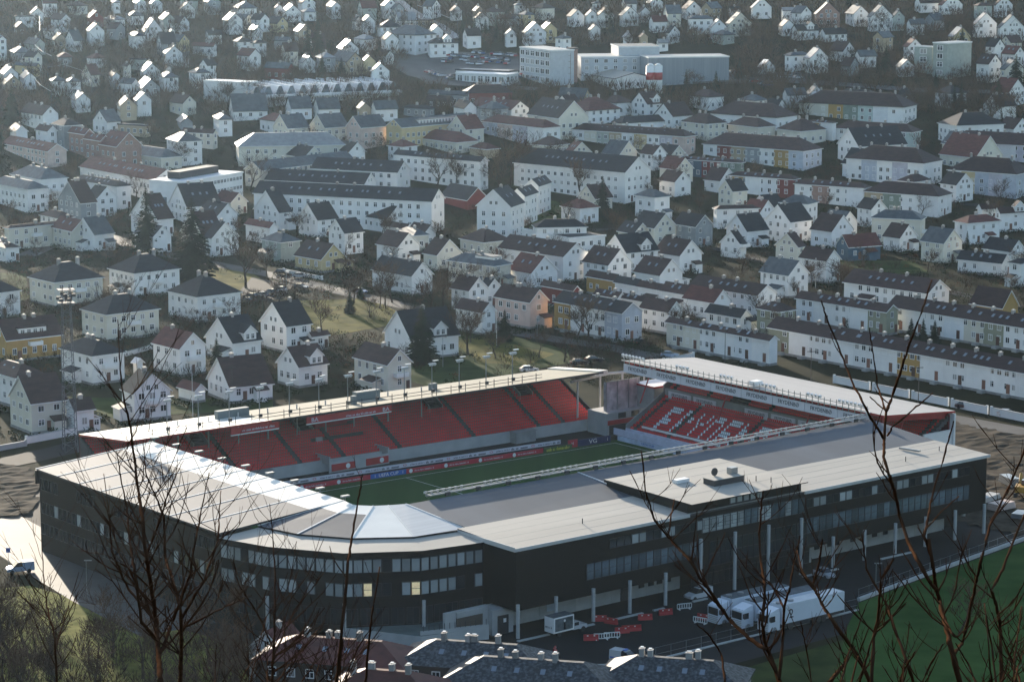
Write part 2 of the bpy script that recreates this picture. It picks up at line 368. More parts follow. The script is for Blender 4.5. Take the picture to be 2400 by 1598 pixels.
# kerb strips before the facade
kb = MB()
for i, (u0, u1) in enumerate(((-1, 5), (9.8, 13.8), (17.5, 23.6), (25.8, 28), (34, 37), (58, 66), (76, 84))):
    q = sthing('kerb_block', 'pale low kerb block before the main stand, %s from the left' % ['first', 'second', 'third', 'fourth', 'fifth', 'sixth', 'seventh'][i], 'kerb', (u0 + u1) / 2, -2.6)
    w = u1 - u0; m = MB(); m.box(-w / 2, w / 2, -0.25, 0.25, 0, 0.2); m.build('stone', CONCL, q)

# ---------------------------------------------------------------- left stand with the curved corner
ls = sthing('corner_stand', 'dark stadium stand with curved corner and white roof strip, behind the bare tree', 'stadium stand', -18, 60)
def LS(): return SB(-18, 60)
inner = [(-6.8, 90.4), (-6.4, 34.0), (-7.0, 30.4), (-5.0, 28.1), (-2.9, 27.0), (-0.3, 26.0)]
outer = [(-29.6, 89.8), (-29.8, 33.4), (-20.8, 25.6), (-15.9, 18.4), (-8.2, 13.3), (1.0, 12.5)]
def lerp2(a, b, t): return (a[0] + (b[0] - a[0]) * t, a[1] + (b[1] - a[1]) * t)
ZI, ZO, T = 15.5, 14.0, 0.72
def roofpart(name, mats, a, b_, c, d, t0, t1):
    # quad between stations a..d: outer a,b ; inner d,c ; from t0 to t1
    p = [lerp2(a, d, t0), lerp2(b_, c, t0), lerp2(b_, c, t1), lerp2(a, d, t1)]
    z0 = ZO + (ZI - ZO) * t0; z1 = ZO + (ZI - ZO) * t1
    m = LS(); m.prism(p, [z0 - 0.3, z0 - 0.3, z1 - 0.3, z1 - 0.3], [z0, z0, z1, z1], 1, 0)
    return m.build(name, mats, ls)
for i in range(5):
    o0, o1, i0, i1 = outer[i], outer[i + 1], inner[i], inner[i + 1]
    if i == 0:
        o1 = (-29.8, 33.4); i1 = (-6.4, 34.0)
    if i == 3: roofpart('roof_panel', [ROOFW, DARKM], o0, o1, i1, i0, 0, 1)  # sun glare on this facet is put in as white colour
    elif i == 4: roofpart('roof_panel', [ROOFR, DARKM], o0, o1, i1, i0, 0, 1)
    else:
        if i == 1: o0 = (-22.6, 33.6)
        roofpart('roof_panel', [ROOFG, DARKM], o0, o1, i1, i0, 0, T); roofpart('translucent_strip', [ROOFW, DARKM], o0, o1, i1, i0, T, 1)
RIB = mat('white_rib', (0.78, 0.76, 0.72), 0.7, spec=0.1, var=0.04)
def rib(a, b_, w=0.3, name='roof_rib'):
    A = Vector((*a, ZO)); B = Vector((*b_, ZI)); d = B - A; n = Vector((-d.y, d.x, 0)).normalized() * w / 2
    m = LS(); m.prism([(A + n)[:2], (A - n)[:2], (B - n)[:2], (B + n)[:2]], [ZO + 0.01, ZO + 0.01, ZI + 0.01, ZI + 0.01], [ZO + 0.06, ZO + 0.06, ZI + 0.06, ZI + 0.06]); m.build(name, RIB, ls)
lamp = MB(); lamp.tube([(0, 0, -0.2), (0, 0, 0.55)], 0.06, 6); lamp.box(-0.7, 0.7, -0.35, 0.35, 0.5, 0.75); lampme = lamp.mesh('roof_lamp', STEEL)
for k in range(9):
    v = 89.9 - 7.05 * k; a = (-29.7, v); b_ = (-6.7 + 0.05 * k, v + 0.4)
    if k == 8: a = (-22.6, 33.6); b_ = inner[1]
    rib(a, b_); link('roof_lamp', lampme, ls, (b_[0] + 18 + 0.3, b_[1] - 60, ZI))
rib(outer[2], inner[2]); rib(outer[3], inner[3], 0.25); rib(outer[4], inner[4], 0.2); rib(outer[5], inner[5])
# lower beige roof round the corner
lo_in = [(-29.8, 33.5), (-22.6, 33.6)] + outer[2:]
low = [(-30.2, 33.0), (-27.3, 23.8), (-20.8, 13.6), (-10.9, 7.6), (0.0, 5.8)]
inn = [(-22.6, 33.6), (-20.8, 25.6), (-15.9, 18.4), (-8.2, 13.3), (-0.5, 12.4)]
for i in range(4):
    m = LS(); m.prism([low[i], low[i + 1], inn[i + 1], inn[i]], 13.1, [13.4, 13.4, 13.72, 13.72], 1, 0); m.build('lower_roof', [ROOFB, BLACK], ls)
    m = LS(); m.prism([inn[i], inn[i + 1], lerp2(inn[i + 1], inner[min(i + 2, 5)], .02), lerp2(inn[i], inner[i + 1], .02)], 13.3, 13.98); m.build('roof_upstand', BLACK, ls)
# walls
m = LS(); m.prism([(-29.3, 89.5), (-29.3, 33.6), (-26.9, 24.2), (-20.5, 14.1), (-10.8, 8.2), (-.3, 6.5), (-.3, 12), (-8, 13.5), (-16, 18.5), (-21, 26), (-23, 34), (-16, 89.5)], 0, [13.7] + [13.1] * 9 + [13.5, 13.9]); m.build('wall', BLACK, ls)
face = [(-29.35, 33.6), (-26.95, 24.15), (-20.55, 14.05), (-10.8, 8.15), (-.4, 6.45)]
pL1 = pane_mesh('window', 1.3, 2.0, BLIND, nv=0); pL2 = pane_mesh('window', 1.3, 2.0, GLASS, nv=0); pL3 = pane_mesh('window', 1.3, 2.0, LITW, nv=0, nh=1)
pL4 = pane_mesh('ground_window', 1.9, 2.6, GLASS, nv=1)
rnd = random.Random(3)
for i in range(4):
    A, B = Vector(face[i]), Vector(face[i + 1]); d = B - A; n = int(d.length / 1.38); rz = math.atan2(d.y, d.x); nn = Vector((d.y, -d.x)).normalized()
    for k in range(n):
        p = A + d * ((k + 0.5) / n) + nn * 0.03
        for zz, row in ((10.2, 0), (6.6, 1)):
            me = pL2 if rnd.random() < 0.22 else pL1
            if row == 1 and i == 2 and k in (2, 5, 7): me = pL3
            if row == 1 and k % 6 == 5: continue
            link('window', me, ls, (p.x + 18, p.y - 60, zz), rz)
    n2 = int(d.length / 2.1)
    for k in range(n2):
        p = A + d * ((k + 0.5) / n2) + nn * 0.03; link('ground_window', pL4, ls, (p.x + 18, p.y - 60, 2.2), rz)
for k in range(36):
    v = 88.5 - 1.5 * k
    for zz, me in ((10.6, pL2), (6.6, pL1 if k % 5 == 3 else pL2), (3.0, pL2)):
        if zz > 9 and (k // 4) % 2: continue
        link('window', me, ls, (-29.34 + 18, v - 60, zz), R(-90))
cm2 = MB(); cm2.cyl(0, 0, 0, 6, 0.28, ns=10); cme2 = cm2.mesh('column', CONCL)
for p in ((-21.2, 13.0), (-11.0, 7.1), (-27.8, 23.5)): link('column', cme2, ls, (p[0] + 18, p[1] - 60, 0))
m = LS(); m.prism([(-20.6, 13.4), (-13.9, 4.0), (-3.5, 1.5), (-2.2, 6.6), (-10.7, 8.0)], 0, [2.1, 1.7, 1.7, 2.1, 2.1], 1, 0); m.build('terrace', [mat('green_grey_deck', (0.1, 0.125, 0.12), 0.7, var=0.15), CONCL], ls)
m = LS(); m.prism([(-13.7, 4.3), (-3.4, 1.2), (-3.4, 1.5), (-13.6, 4.6)], 0, 2.3); m.build('terrace_wall', CONCL, ls)
for k in range(13):
    m = LS(); t = (k + .5) / 13; m.cyl(-13.65 + 10.2 * t, 4.3 - 3.1 * t, 2.3, 3.2, 0.05, ns=5); m.build('railing_post', DARKM, ls)
m = LS(); m.prism([(-7.6, 90.3), (-29.8, 90.0), (-29.8, 89.6), (-7.6, 89.9)], 11.5, [15.2, 13.8, 13.8, 15.2]); m.build('end_wall', BLACK, ls)
# seats below this roof, seen between the roof and the far stand
def seats(name, parent, org, rows, du_row, z0, dz, along0, along1, axis, mats, skip=lambda r, a: False, white=None, pitch_=0.52):
    """axis 'u': rows run along u and climb with +v ; 'v': rows run along v and climb with +u"""
    A, Bm = MB(), MB()
    n = int(abs(along1 - along0) / pitch_)
    for r in range(rows):
        for k in range(n):
            a = along0 + pitch_ * (k + 0.5) * (1 if along1 > along0 else -1)
            if skip(r, a): continue
            z = z0 + dz * r; q = org + du_row * r
            tgt = Bm if (white and white(r, k, n)) else A
            w = 0.21; j = 0.0
            if axis == 'u':
                v = q(a) if callable(q) else q
                P = lambda x, y, zz: (x, v + y, zz)
                tgt.face([P(a - w, .1, z + .42), P(a + w, .1, z + .42), P(a + w, .5, z + .38), P(a - w, .5, z + .38)])
                tgt.face([P(a - w, .5, z + .38), P(a + w, .5, z + .38), P(a + w, .6, z + .84), P(a - w, .6, z + .84)])
            else:
                P = lambda x, y, zz: (q + y, x, zz)
                tgt.face([P(a - w, .1, z + .42), P(a - w, .5, z + .38), P(a + w, .5, z + .38), P(a + w, .1, z + .42)])
                tgt.face([P(a - w, .5, z + .38), P(a - w, .6, z + .84), P(a + w, .6, z + .84), P(a + w, .5, z + .38)])
    return A, Bm
def localise(mb, u0, v0): mb.v = [(x - u0, y - v0, z) for x, y, z in mb.v]

# ---------------------------------------------------------------- far stand
fs = sthing('far_stand', 'long red seated stand with low beige roof on the far side of the pitch', 'stadium stand', 52, 116)
def FS(): return SB(52, 116)
def fv(u): return 110.6 - 0.031 * u        # front wall line, slightly askew
UL, UR = -1.5, 108.5
rows = 17; DV, DZ, Z0 = 0.78, 0.43, 1.9
AIS = [100.0, 93.5, 77.5, 60, 47, 37, 23.5, 11.5]
VOM = [(97.0, 11, 15), (74.5, 11, 15), (43.5, 10, 14), (20.2, 10, 14)]      # stair openings
m = FS()
for r in range(rows):
    y0 = lambda u: fv(u) + 0.2 + DV * r
    z = Z0 + DZ * r
    m.prism([(UL, y0(UL)), (UR, y0(UR)), (UR, y0(UR) + DV), (UL, y0(UL) + DV)], z - 0.5, z)
m.build('seating_steps', GREYST, fs)
m = FS(); m.prism([(UL, fv(UL)), (UR, fv(UR)), (UR, fv(UR) + .2), (UL, fv(UL) + .2)], 0, 2.3); m.build('front_wall', CONCL, fs)
m = FS(); m.prism([(UL, fv(UL) + 14), (UR, fv(UR) + 14), (UR, fv(UR) + 14.4), (UL, fv(UL) + 14.4)], 0, 9.9); m.build('back_wall', mat('dull_red_wall', (0.16, 0.02, 0.022), 0.7), fs)
for u in (UL, UR):
    m = FS(); v = fv(u); m.prism([(u - .15, v), (u + .15, v), (u + .15, v + 14), (u - .15, v + 14)], 0, [2.6, 2.6, 9.8, 9.8]); m.build('side_wall', GREYST, fs)
def askip(r, a):
    for x in AIS:
        if abs(a - x) < 0.62: return True
    for x, r0, r1 in VOM:
        if abs(a - x) < 1.7 and r0 <= r <= r1: return True
    if 42.5 < a < 54.5 and r in (6, 10) : return True
    return False
A, Bw = MB(), MB()
sA, _ = seats('s', None, 0.0, rows, DV, Z0, DZ, UL + .5, UR - .5, 'u', None, askip)
sA.v = [(x - 52, y + fv(x) + 0.2 - 116, z) for x, y, z in sA.v]
o = sA.build('seats', REDS, fs); o['kind'] = 'stuff'
for x, r0, r1 in VOM:
    m = FS(); v0 = fv(x) + .2 + DV * r0; v1 = fv(x) + .2 + DV * (r1 + 1); z0 = Z0 + DZ * r0; z1 = Z0 + DZ * (r1 + 1)
    for s in (-1.7, 1.5): m.prism([(x + s, v0), (x + s + .2, v0), (x + s + .2, v1), (x + s, v1)], z0 - .3, [z0 + .9, z0 + .9, z1 + .9, z1 + .9])
    m.box(x - 1.7, x + 1.7, v1, v1 + .15, z0, z1 + 1.0); m.build('stairway_wall', CONC, fs)
for k, x in enumerate(AIS):
    m = FS(); m.prism([(x - .42, fv(x) + .25), (x + .42, fv(x) + .25), (x + .42, fv(x) + .2 + DV * rows), (x - .42, fv(x) + .2 + DV * rows)], [Z0 - .2] * 2 + [Z0 + DZ * rows - .2] * 2, [Z0 + .1] * 2 + [Z0 + DZ * rows + .1] * 2); m.build('aisle', GREYST, fs)
# directors' box
m = FS(); v = fv(48); m.box(41.5, 55.5, v - 2.2, v - 2.0, 0.2, 2.2); m.box(41.5, 41.8, v - 2.2, v + 5, 1.8, 3.3); m.box(55.2, 55.5, v - 2.2, v + 5, 1.8, 3.3); m.box(43.5, 45, v + 5, v + 5.3, 4.4, 5.6); m.build('box_wall', CONCL, fs)
m = FS(); m.box(45, 52.5, v + 7.5, v + 9, 6.9, 7.6); m.build('box_canopy', REDP, fs)
for u0, u1 in ((42, 47.4), (50, 55.2)):
    m = FS(); m.box(u0, u1, v - 2.35, v - 2.2, 0.5, 1.8); o = m.build('red_board', REDP, fs)
    m = FS(); m.tube([((u0 + u1) / 2 + 1, v - 2.37, 1.15), ((u0 + u1) / 2 + 1, v - 2.42, 1.15)], 0.5, 12); o2 = m.build('oval_sign', WHITE, fs)
for u, w in ((25, 4.5), (86, 5)):
    m = FS(); v = fv(u); m.box(u, u + w, v - 2, v, 0, 2.2); m.box(u - .2, u + w + .2, v - 2.2, v, 2.2, 2.35); m.build('dugout', CONC, fs)
# roof
RV0 = [(-9.0, 106.6), (108.2, 104.4)]
def roofline(u): return 106.3 - 0.0165 * u
m = FS(); m.prism([(28, roofline(28)), (107.5, roofline(107.5)), (109, fv(109) + 15), (28, fv(28) + 15.4)], [12.0, 12.0, 9.9, 9.9], [12.35, 12.35, 10.25, 10.25], 1, 0); m.build('roof', [mat('weathered_felt', (0.27, 0.25, 0.2), 0.85, var=0.12, scale=0.2, spec=0.2), DARKM], fs)
m = FS(); m.prism([(-2.4, roofline(-1.6)), (28, roofline(28)), (28, fv(28) + 15.4), (-1.2, fv(0) + 15.2)], [12.0, 12.0, 9.9, 9.9], [12.35, 12.35, 10.25, 10.25], 1, 0); m.build('roof_end', [ROOFW, REDP], fs)  # same roof continued, with the sun glare painted in as white
m = FS(); m.prism([(106.2, roofline(106)), (108.6, roofline(107.5)), (110, fv(109) + 15.2), (107.6, fv(107) + 15.2)], [11.8, 11.8, 9.7, 9.7], [12.6, 12.6, 10.5, 10.5]); m.build('roof_end_trim', mat('cream_trim', (0.6, 0.57, 0.5), 0.6), fs)
m = FS()
for zz in (12.9, 13.5): m.tube([(2, roofline(2) + .5, zz), (92, roofline(92) + .5, zz)], 0.06, 5)
for k in range(26): u = 3 + 3.5 * k; m.box(u - .05, u + .05, roofline(u) + .45, roofline(u) + .55, 12.3, 13.9)
m.build('roof_railing', DARKM, fs)
for k, u in enumerate((9, 15, 21.5, 28, 34.5, 41, 47.5, 54, 62, 70)):
    m = FS(); m.cyl(u, fv(u) + 6.0 + 1.5, 5.2, 12.0, 0.14, ns=8); m.build('roof_post', CONCL, fs)
for u0, u1, s in ((19, 29.5, 'Hele Bergen til kamp for laget'), (35.5, 55, '')):
    m = FS(); m.box(u0, u1, roofline(u0) - .25, roofline(u0) - .05, 10.7, 11.9); m.build('roof_banner', REDP, fs)
    m = FS(); m.box(u0, u1, roofline(u0) - .3, roofline(u0) - .02, 10.5, 10.7); m.build('banner_rail', TRIM, fs)
for u in (37.2, 53.4):
    text('banner_lettering', 'BA', 1.1, (u - 52, roofline(u) - .42 - 116, 11.3), R(90), 0, BANW, fs, 1.2)
scribble('banner_print', 21.3 - 52, 28.4 - 52, roofline(24) - .3 - 116, 11.1, .42, BANW, fs, 5)
scribble('banner_print', 44.2 - 52, 51 - 52, roofline(47) - .42 - 116, 11.0, .4, BANW, fs, 6)
# plant on that roof
for u, v, w, d_, h in ((24, 118, 7, 1.2, .9), (54.5, 116, 5.5, 1.6, 1.1), (50, 111, .9, .9, 1.7), (72, 115.5, 1.6, .8, .8)):
    m = FS(); m.box(u, u + w, v, v + d_, 10.6, 11.6 + h); m.build('roof_plant', mat('teal_grey_duct', (0.13, 0.16, 0.17), 0.6), fs)
# floodlight masts on the far stand
fm = MB(); fm.cyl(0, 0, 0, 6.4, 0.11, 0.08, 8); fme = fm.mesh('pole', STEEL)
fh = MB()
for x in (-0.55, 0.0, 0.55): fh.tube([(x, -.35, 6.3), (x, -.05, 6.45)], [0.33, 0.2], 10)
fh.box(-.9, .9, -.05, .05, 6.45, 6.55); fh.box(.3, 1.5, -.2, .2, 6.9, 7.05); fhe = fh.mesh('lamp_head', mat('lamp_housing', (0.7, 0.7, 0.7)))
fbx = MB(); fbx.box(-.3, .3, -.5, -.1, .9, 1.5); fbe = fbx.mesh('control_box', DARKM)
ORD = ['first', 'second', 'third', 'fourth', 'fifth', 'sixth', 'seventh', 'eighth', 'ninth', 'tenth', 'eleventh', 'twelfth', 'thirteenth', 'fourteenth', 'fifteenth', 'sixteenth', 'seventeenth', 'eighteenth', 'nineteenth', 'twentieth']
for k in range(13):
    u = 6.5 + 6.55 * k
    t = sthing('floodlight_mast', 'slim floodlight mast on the far stand roof, %s from the left' % ORD[k], 'floodlight', u, roofline(u) + 1.2, 12.1, 0, 'floodlight masts on the far stand roof')
    link('pole', fme, t); link('lamp_head', fhe, t); link('control_box', fbe, t)

# ---------------------------------------------------------------- end stand (right)
es = sthing('end_stand', 'red and white seated stand with pale roof and lettered fascia at the right end', 'stadium stand', 114, 62)
def ES(): return SB(114, 62)
V0, V1 = 26.5, 95.5
R1, R2 = 13, 11
m = ES()
for r in range(R1): m.box(106 + .76 * r, 106 + .76 * (r + 1), V0, V1, 1.5 + .44 * r - .4, 1.9 + .44 * r)
for r in range(R2): m.box(116.6 + .7 * r, 116.6 + .7 * (r + 1), V0, V1, 8.0 + .45 * r, 8.9 + .45 * r)
m.build('seating_steps', GREYST, es)
FONT = {'F': '11111/10000/10000/11110/10000/10000/10000', 'R': '11110/10001/10001/11110/10100/10010/10001', 'Y': '10001/10001/01010/00100/00100/00100/00100', 'D': '11110/10001/10001/10001/10001/10001/11110', 'E': '11111/10000/10000/11110/10000/10000/11111', 'N': '10001/11001/11001/10101/10011/10011/10001', 'B': '11110/10001/10001/11110/10001/10001/11110', 'O': '01111/10011/10101/10101/10101/11001/11110'}
WORD = 'FRYDENBO'
def wh(r, k, n):
    # letters read from the left end (high v) to the right
    c = k; unit = 1.2
    rr = 9 - r
    if rr < 0 or rr > 8: return False
    row = int(rr * 7 / 9)
    pos = (c - 10) / unit; li = int(pos // 6.8); col = int(pos - li * 6.8)
    if pos < 0 or li >= 8 or col > 4: return False
    return FONT[WORD[li]].split('/')[row][col] == '1'
EA = [93.6, 83.5, 66.0, 46.0, 28]
def eskip(r, a): return any(abs(a - x) < .6 for x in EA)
A, Bw = seats('s', None, 106.0, R1, .76, 1.9, .44, V1 - .4, V0 + .4, 'v', None, eskip, wh)
localise(A, 114, 62); localise(Bw, 114, 62)
o = A.build('lower_seats', REDS, es); o['kind'] = 'stuff'
o = Bw.build('white_lettering_seats', WHS, es); o['kind'] = 'stuff'
A, _ = seats('s', None, 116.6, R2, .7, 8.9, .45, V1 - .4, V0 + .4, 'v', None, lambda r, a: any(abs(a - x) < .6 for x in EA) or abs(a - 75) < 2.6 and r < 3)
localise(A, 114, 62); o = A.build('upper_seats', REDS, es); o['kind'] = 'stuff'
m = ES(); m.box(116.1, 116.6, V0, V1, 7.0, 9.3); m.build('middle_wall', CONC, es)
for k in range(8):
    v = 91 - 7.4 * k
    if k in (2,): continue
    m = ES(); m.box(115.95, 116.1, v - 3.3, v + 3.3, 7.5, 8.9); m.build('banner_panel', BANW, es)
    text('banner_lettering', 'FRYDENB\u00d8', 0.92, (115.93 - 114, v - 62, 8.2), R(90), R(-90), INK, es, 1.0)
m = ES(); m.box(104.6, 104.9, V0, 98, 0.9, 2.2); m.box(105.6, 106, V0, V1, 0, 2.4); m.build('front_wall', mat('lilac_white_wall', (0.55, 0.55, 0.66), 0.6), es)
m = ES(); m.box(104.9, 106, V0, 97.5, 0.0, 0.6); m.build('front_walk', DARKM, es)
m = ES(); m.box(106.8, 107.0, 70, 92, 2.9, 3.25); m.build('white_rail', WHITE, es)
m = ES(); m.prism([(106, V1 + .1), (116, V1 + .1), (116, V1 + .4), (106, V1 + .4)], 0, [3, 8.6, 8.6, 3]); m.prism([(116, V1 + .1), (124, V1 + .1), (124, V1 + .4), (116, V1 + .4)], 0, [10, 14, 14, 10]); m.build('side_wall', CONC, es)
m = ES(); m.box(124, 124.4, V0, V1, 0, 13.8); m.build('back_wall', mat('dull_red_wall'  , (0.16, 0.02, 0.022), 0.7), es)
m = ES(); m.box(124.5, 124.9, V0 - 1, V0 + 9, 0, 14); m.box(117, 124.4, V0 - .6, V0 - .2, 0, 11); m.build('stair_tower', WHITE, es)
m = ES(); m.prism([(106.2, 25.8), (125, 25.8), (125, 96.5), (106.2, 96.5)], [15.5, 14.1, 14.1, 15.5], [15.95, 14.45, 14.45, 15.95], 1, 0); m.build('roof', [mat('pale_pinkish_roof', (0.36, 0.35, 0.345), 0.7, spec=0.2, var=0.07, scale=0.15, stretch=(2, .12, 1)), REDP], es)
for k in range(10):
    m = ES(); v = 27 + 7.6 * k; m.prism([(107, v), (124.5, v), (124.5, v + .3), (107, v + .3)], [14.6, 12.9, 12.9, 14.6], [15.4, 14.0, 14.0, 15.4]); m.tube([(113, v + .15, 14.6), (109.5, v + .15, 7)], .15, 6) if k % 3 == 0 else None; m.build('roof_truss', REDP, es)
for k in range(8):
    v = 92.4 - 8.5 * k
    m = ES(); m.box(105.95, 106.1, v - 4.2, v + 4.2, 13.6, 15.3); m.build('fascia_banner', BANW, es)
    text('banner_lettering', 'FRYDENB\u00d8', 1.1, (105.92 - 114, v - 62, 14.5), R(90), R(-90), INK, es, 1.0)
m = ES()
for z in (16.1, 16.7): m.box(105.5, 105.62, 29, 96.8, z, z + .1)
m.box(105.5, 106.2, 29, 96.8, 15.96, 16.02)
for k in range(44): v = 29.3 + 1.55 * k; m.box(105.5, 105.6, v, v + .1, 15.4, 17.2)
m.build('gantry', STEEL, es)
for g0, nn_ in ((30, 7), (41, 4), (53, 4), (64.5, 4), (77, 4), (90, 7)):
    for k in range(nn_): link('floodlight', lme, es, (105.4 - 114, g0 + 1.0 * k - 62, 16.9), R(90))
m = ES(); m.box(107, 109, 60, 61.6, 16, 16.9); m.build('roof_cabin', WHITE, es)
# scoreboard and corner structure between far and end stand
sb = sthing('scoreboard', 'pale framed scoreboard in the gap between the far stand and the end stand', 'scoreboard', 111, 103)
m = MB(); m.box(-4.5, 4.5, -.3, .3, 4.2, 10.4); m.build('screen', mat('dull_screen', (0.33, 0.3, 0.33), 0.4, var=0.4, scale=0.5, col2=(0.5, 0.46, 0.48)), sb)
m = MB()
for x in (-4.5, -1.5, 1.5, 4.3): m.box(x, x + .2, -.45, -.3, 4.0, 10.6)
m.box(-4.6, 4.7, -.4, -.3, 10.4, 10.6); m.box(-4.6, 4.7, -.4, -.3, 4, 4.2); m.build('frame', STEEL, sb)
m = MB(); m.box(-4, -3.6, 0, .5, 0, 4.2); m.box(3.6, 4, 0, .5, 0, 4.2); m.build('leg', CONC, sb)
gt = sthing('corner_gatehouse', 'concrete corner gatehouse with red sign below the scoreboard', 'building', 113, 100.5)
m = MB(); m.box(-8, 5, 0, 6, 0, 4.6); m.build('wall', CONCL, gt)
m = MB(); m.box(-7.8, 4.5, -.2, 0, 2.2, 3.1); m.build('red_sign', REDP, gt)
scribble('sign_print', -1.4, -.6, -.23, 2.45, .4, BANW, gt, 2)
for x in (-5, -1.5):
    m = MB(); m.box(x, x + 2, -.08, -.02, 3.3, 4.4); m.build('window', GLASS, gt)
m = MB(); m.box(-7.4, 4, -.08, -.02, 0, 2.1); m.build('shutter_door', DARKM, gt)
m = MB(); m.box(2, 9, -3, 3, 4.6, 9.0); m.build('control_room', CONC, gt)
m = MB(); m.box(1.8, 9.2, -3.2, 3.2, 9.0, 9.4, 0, 1); m.build('control_room_roof', [REDP, WHITE], gt)
m = MB(); m.tube([(x, 9 - abs(x) * .2, 10.6) for x in range(-12, 13, 3)], .3, 6)
for x in range(-9, 12, 6): m.cyl(x, 8, 0, 10.5, .22, ns=8)
m.build('ring_beam', CONCL, gt)

# ---------------------------------------------------------------- advertising boards round the pitch
def adboard(label, u0, u1, v0, v1, z1, base, txts, n=1, z0=0.05):
    d = Vector((u1 - u0, v1 - v0)); L_ = d.length; a = math.atan2(d.y, d.x)
    t = sthing('advertising_board', label, 'advertising board', (u0 + u1) / 2, (v0 + v1) / 2, 0, a)
    m = MB(); m.box(-L_ / 2, L_ / 2, -.06, .06, z0, z1); m.build('panel', base, t)
    for x, s, sz, mt, sx in txts:
        if s.startswith('~'): scribble('print', x - L_ / 2 - sx, x - L_ / 2 + sx, -.075, (z0 + z1) / 2 - sz / 2, sz, mt, t, int(x * 7))
        elif s == '@':
            q = MB(); q.tube([(x - L_ / 2, -.07, (z0 + z1) / 2), (x - L_ / 2, -.1, (z0 + z1) / 2)], sz / 2, 12); q.build('roundel', mt, t)
        else: text('lettering', s, sz, (x - L_ / 2, -.075, (z0 + z1) / 2), R(90), 0, mt, t, sx)
    m = MB(); [m.box(-L_ / 2 + L_ * q, -L_ / 2 + L_ * q + .08, .07, .7, 0.05, .12) for q in (.1, .5, .9)]; m.build('foot', DARKM, t)
def adv(u): return 100.4 - 0.055 * u + 0.6
REDAD = mat('red_hoarding', (0.5, 0.03, 0.05), 0.5, var=0.08)
BLKT = INK; WT = mat('white_ink', (0.8, 0.8, 0.8), .6, var=0); RT = mat('red_ink', (0.55, .04, .05), .6, var=0)
ub = 21.0; i = 0
while ub < 91:
    e = min(ub + 10.0, 91)
    adboard('long white advertising board behind the far touchline, %s from the left' % ORD[i], ub, e - .05, adv(ub) + 2.2, adv(e) + 2.2, 1.55, BANW, [(1.0, '~', .5, BLKT, .8), (3.2, 'O', .62, RT, 1.7), (6.0, '~', .26, BLKT, 1.6), (8.8, '~', .5, BLKT, .8)], z0=.75)
    ub = e; i += 1
ub = 21.0; i = 0
while ub < 85:
    e = min(ub + 8, 85)
    if abs(ub - 45) < .1:
        adboard('blue UEFA CUP advertising board beside the far touchline', ub, e - .05, adv(ub), adv(e), .95, BLUEAD, [(4.0, 'UEFA CUP', .85, WT, 1.15), (1.0, 'I', .8, WT, 1), (7.2, 'I', .8, WT, 1)])
    else:
        adboard('red advertising board along the far touchline, %s from the left' % ORD[i], ub, e - .05, adv(ub), adv(e), .95, REDAD, [(1.0, '@', .8, WT, 1), (4.0, '~', .3, BANW, 2.2)])
    ub = e; i += 1
adboard('yellow and black lettered advertising board right of the red boards', 85.2, 92, adv(85), adv(92), .95, mat('dark_green_board', (.06, .1, .03), .5), [(3.4, '~', .7, mat('yellow_ink', (.6, .55, .08), .6, var=0), 2.8)])
adboard('dark blue VG advertising board near the corner of the pitch', 94, 102, adv(94) + .5, adv(102) + .5, 1.4, mat('navy_board', (.02, .03, .1), .5), [(3.6, 'VG', 1.2, WT, 1.3), (7.2, 'i', 1.0, WT, 1)])
adboard('small red advertising board beside the dark blue VG board', 91.5, 93.8, adv(92) + .6, adv(94) + .6, 1.6, REDAD, [(1.1, 'H', .8, WT, 1)])
adboard('white and blue advertising board along the goal line before the end stand', 104.0, 104.2, 96, 74, 1.0, mat('pale_blue_board', (.5, .55, .68), .5, var=.3, scale=.3), [(9, 'UEFA CUP', .7, BLUEAD, 1.2)])
# ---------------------------------------------------------------- houses
WC = {'w': WHITE, 'W': mat('cool_white_wall', (0.74, 0.74, 0.74), 0.6, rnd=0.06, var=0.07, scale=0.35), 'c': mat('cream_wall', (0.66, 0.62, 0.52), 0.65, rnd=0.08, var=0.07, scale=0.35),
      'y': mat('yellow_wall', (0.58, 0.46, 0.25), 0.65, rnd=0.06, var=0.08), 'o': mat('ochre_wall', (0.4, 0.24, 0.07), 0.65, rnd=0.06, var=0.08), 'g': mat('grey_wall', (0.27, 0.29, 0.3), 0.7, rnd=0.1, var=0.1),
      'G': mat('olive_wall', (0.27, 0.27, 0.19), 0.7, rnd=0.08, var=0.08), 'n': mat('grey_green_wall', (0.36, 0.39, 0.35), 0.7, rnd=0.08), 'b': mat('blue_wall', (0.05, 0.1, 0.15), 0.65, var=0.1), 'B': mat('pale_blue_wall', (0.48, 0.51, 0.57), 0.65, rnd=0.06),
      'r': mat('dark_red_wall', (0.17, 0.03, 0.025), 0.7, rnd=0.1, var=0.1), 'k': mat('brick_wall', (0.33, 0.2, 0.16), 0.8, rnd=0.08, var=0.15, scale=1.2), 'p': mat('pink_wall', (0.6, 0.46, 0.4), 0.65, rnd=0.06), 'l': mat('lilac_wall', (0.52, 0.49, 0.54), 0.65, rnd=0.05),
      't': mat('tan_wall', (0.42, 0.33, 0.22), 0.7, rnd=0.08, var=0.1), 'd': mat('dark_timber', (0.06, 0.05, 0.045), 0.7, rnd=0.2), 'm': mat('mint_wall', (0.44, 0.52, 0.49), 0.65), 'e': mat('green_wall', (0.19, 0.235, 0.19), 0.65)}
WN = {'w': 'white', 'W': 'white', 'c': 'cream', 'y': 'yellow', 'o': 'ochre', 'g': 'grey', 'G': 'olive green', 'n': 'grey green', 'b': 'blue', 'B': 'pale blue', 'r': 'dark red', 'k': 'brick', 'p': 'pinkish', 'l': 'lilac', 't': 'tan', 'd': 'dark timber', 'm': 'mint', 'e': 'green'}
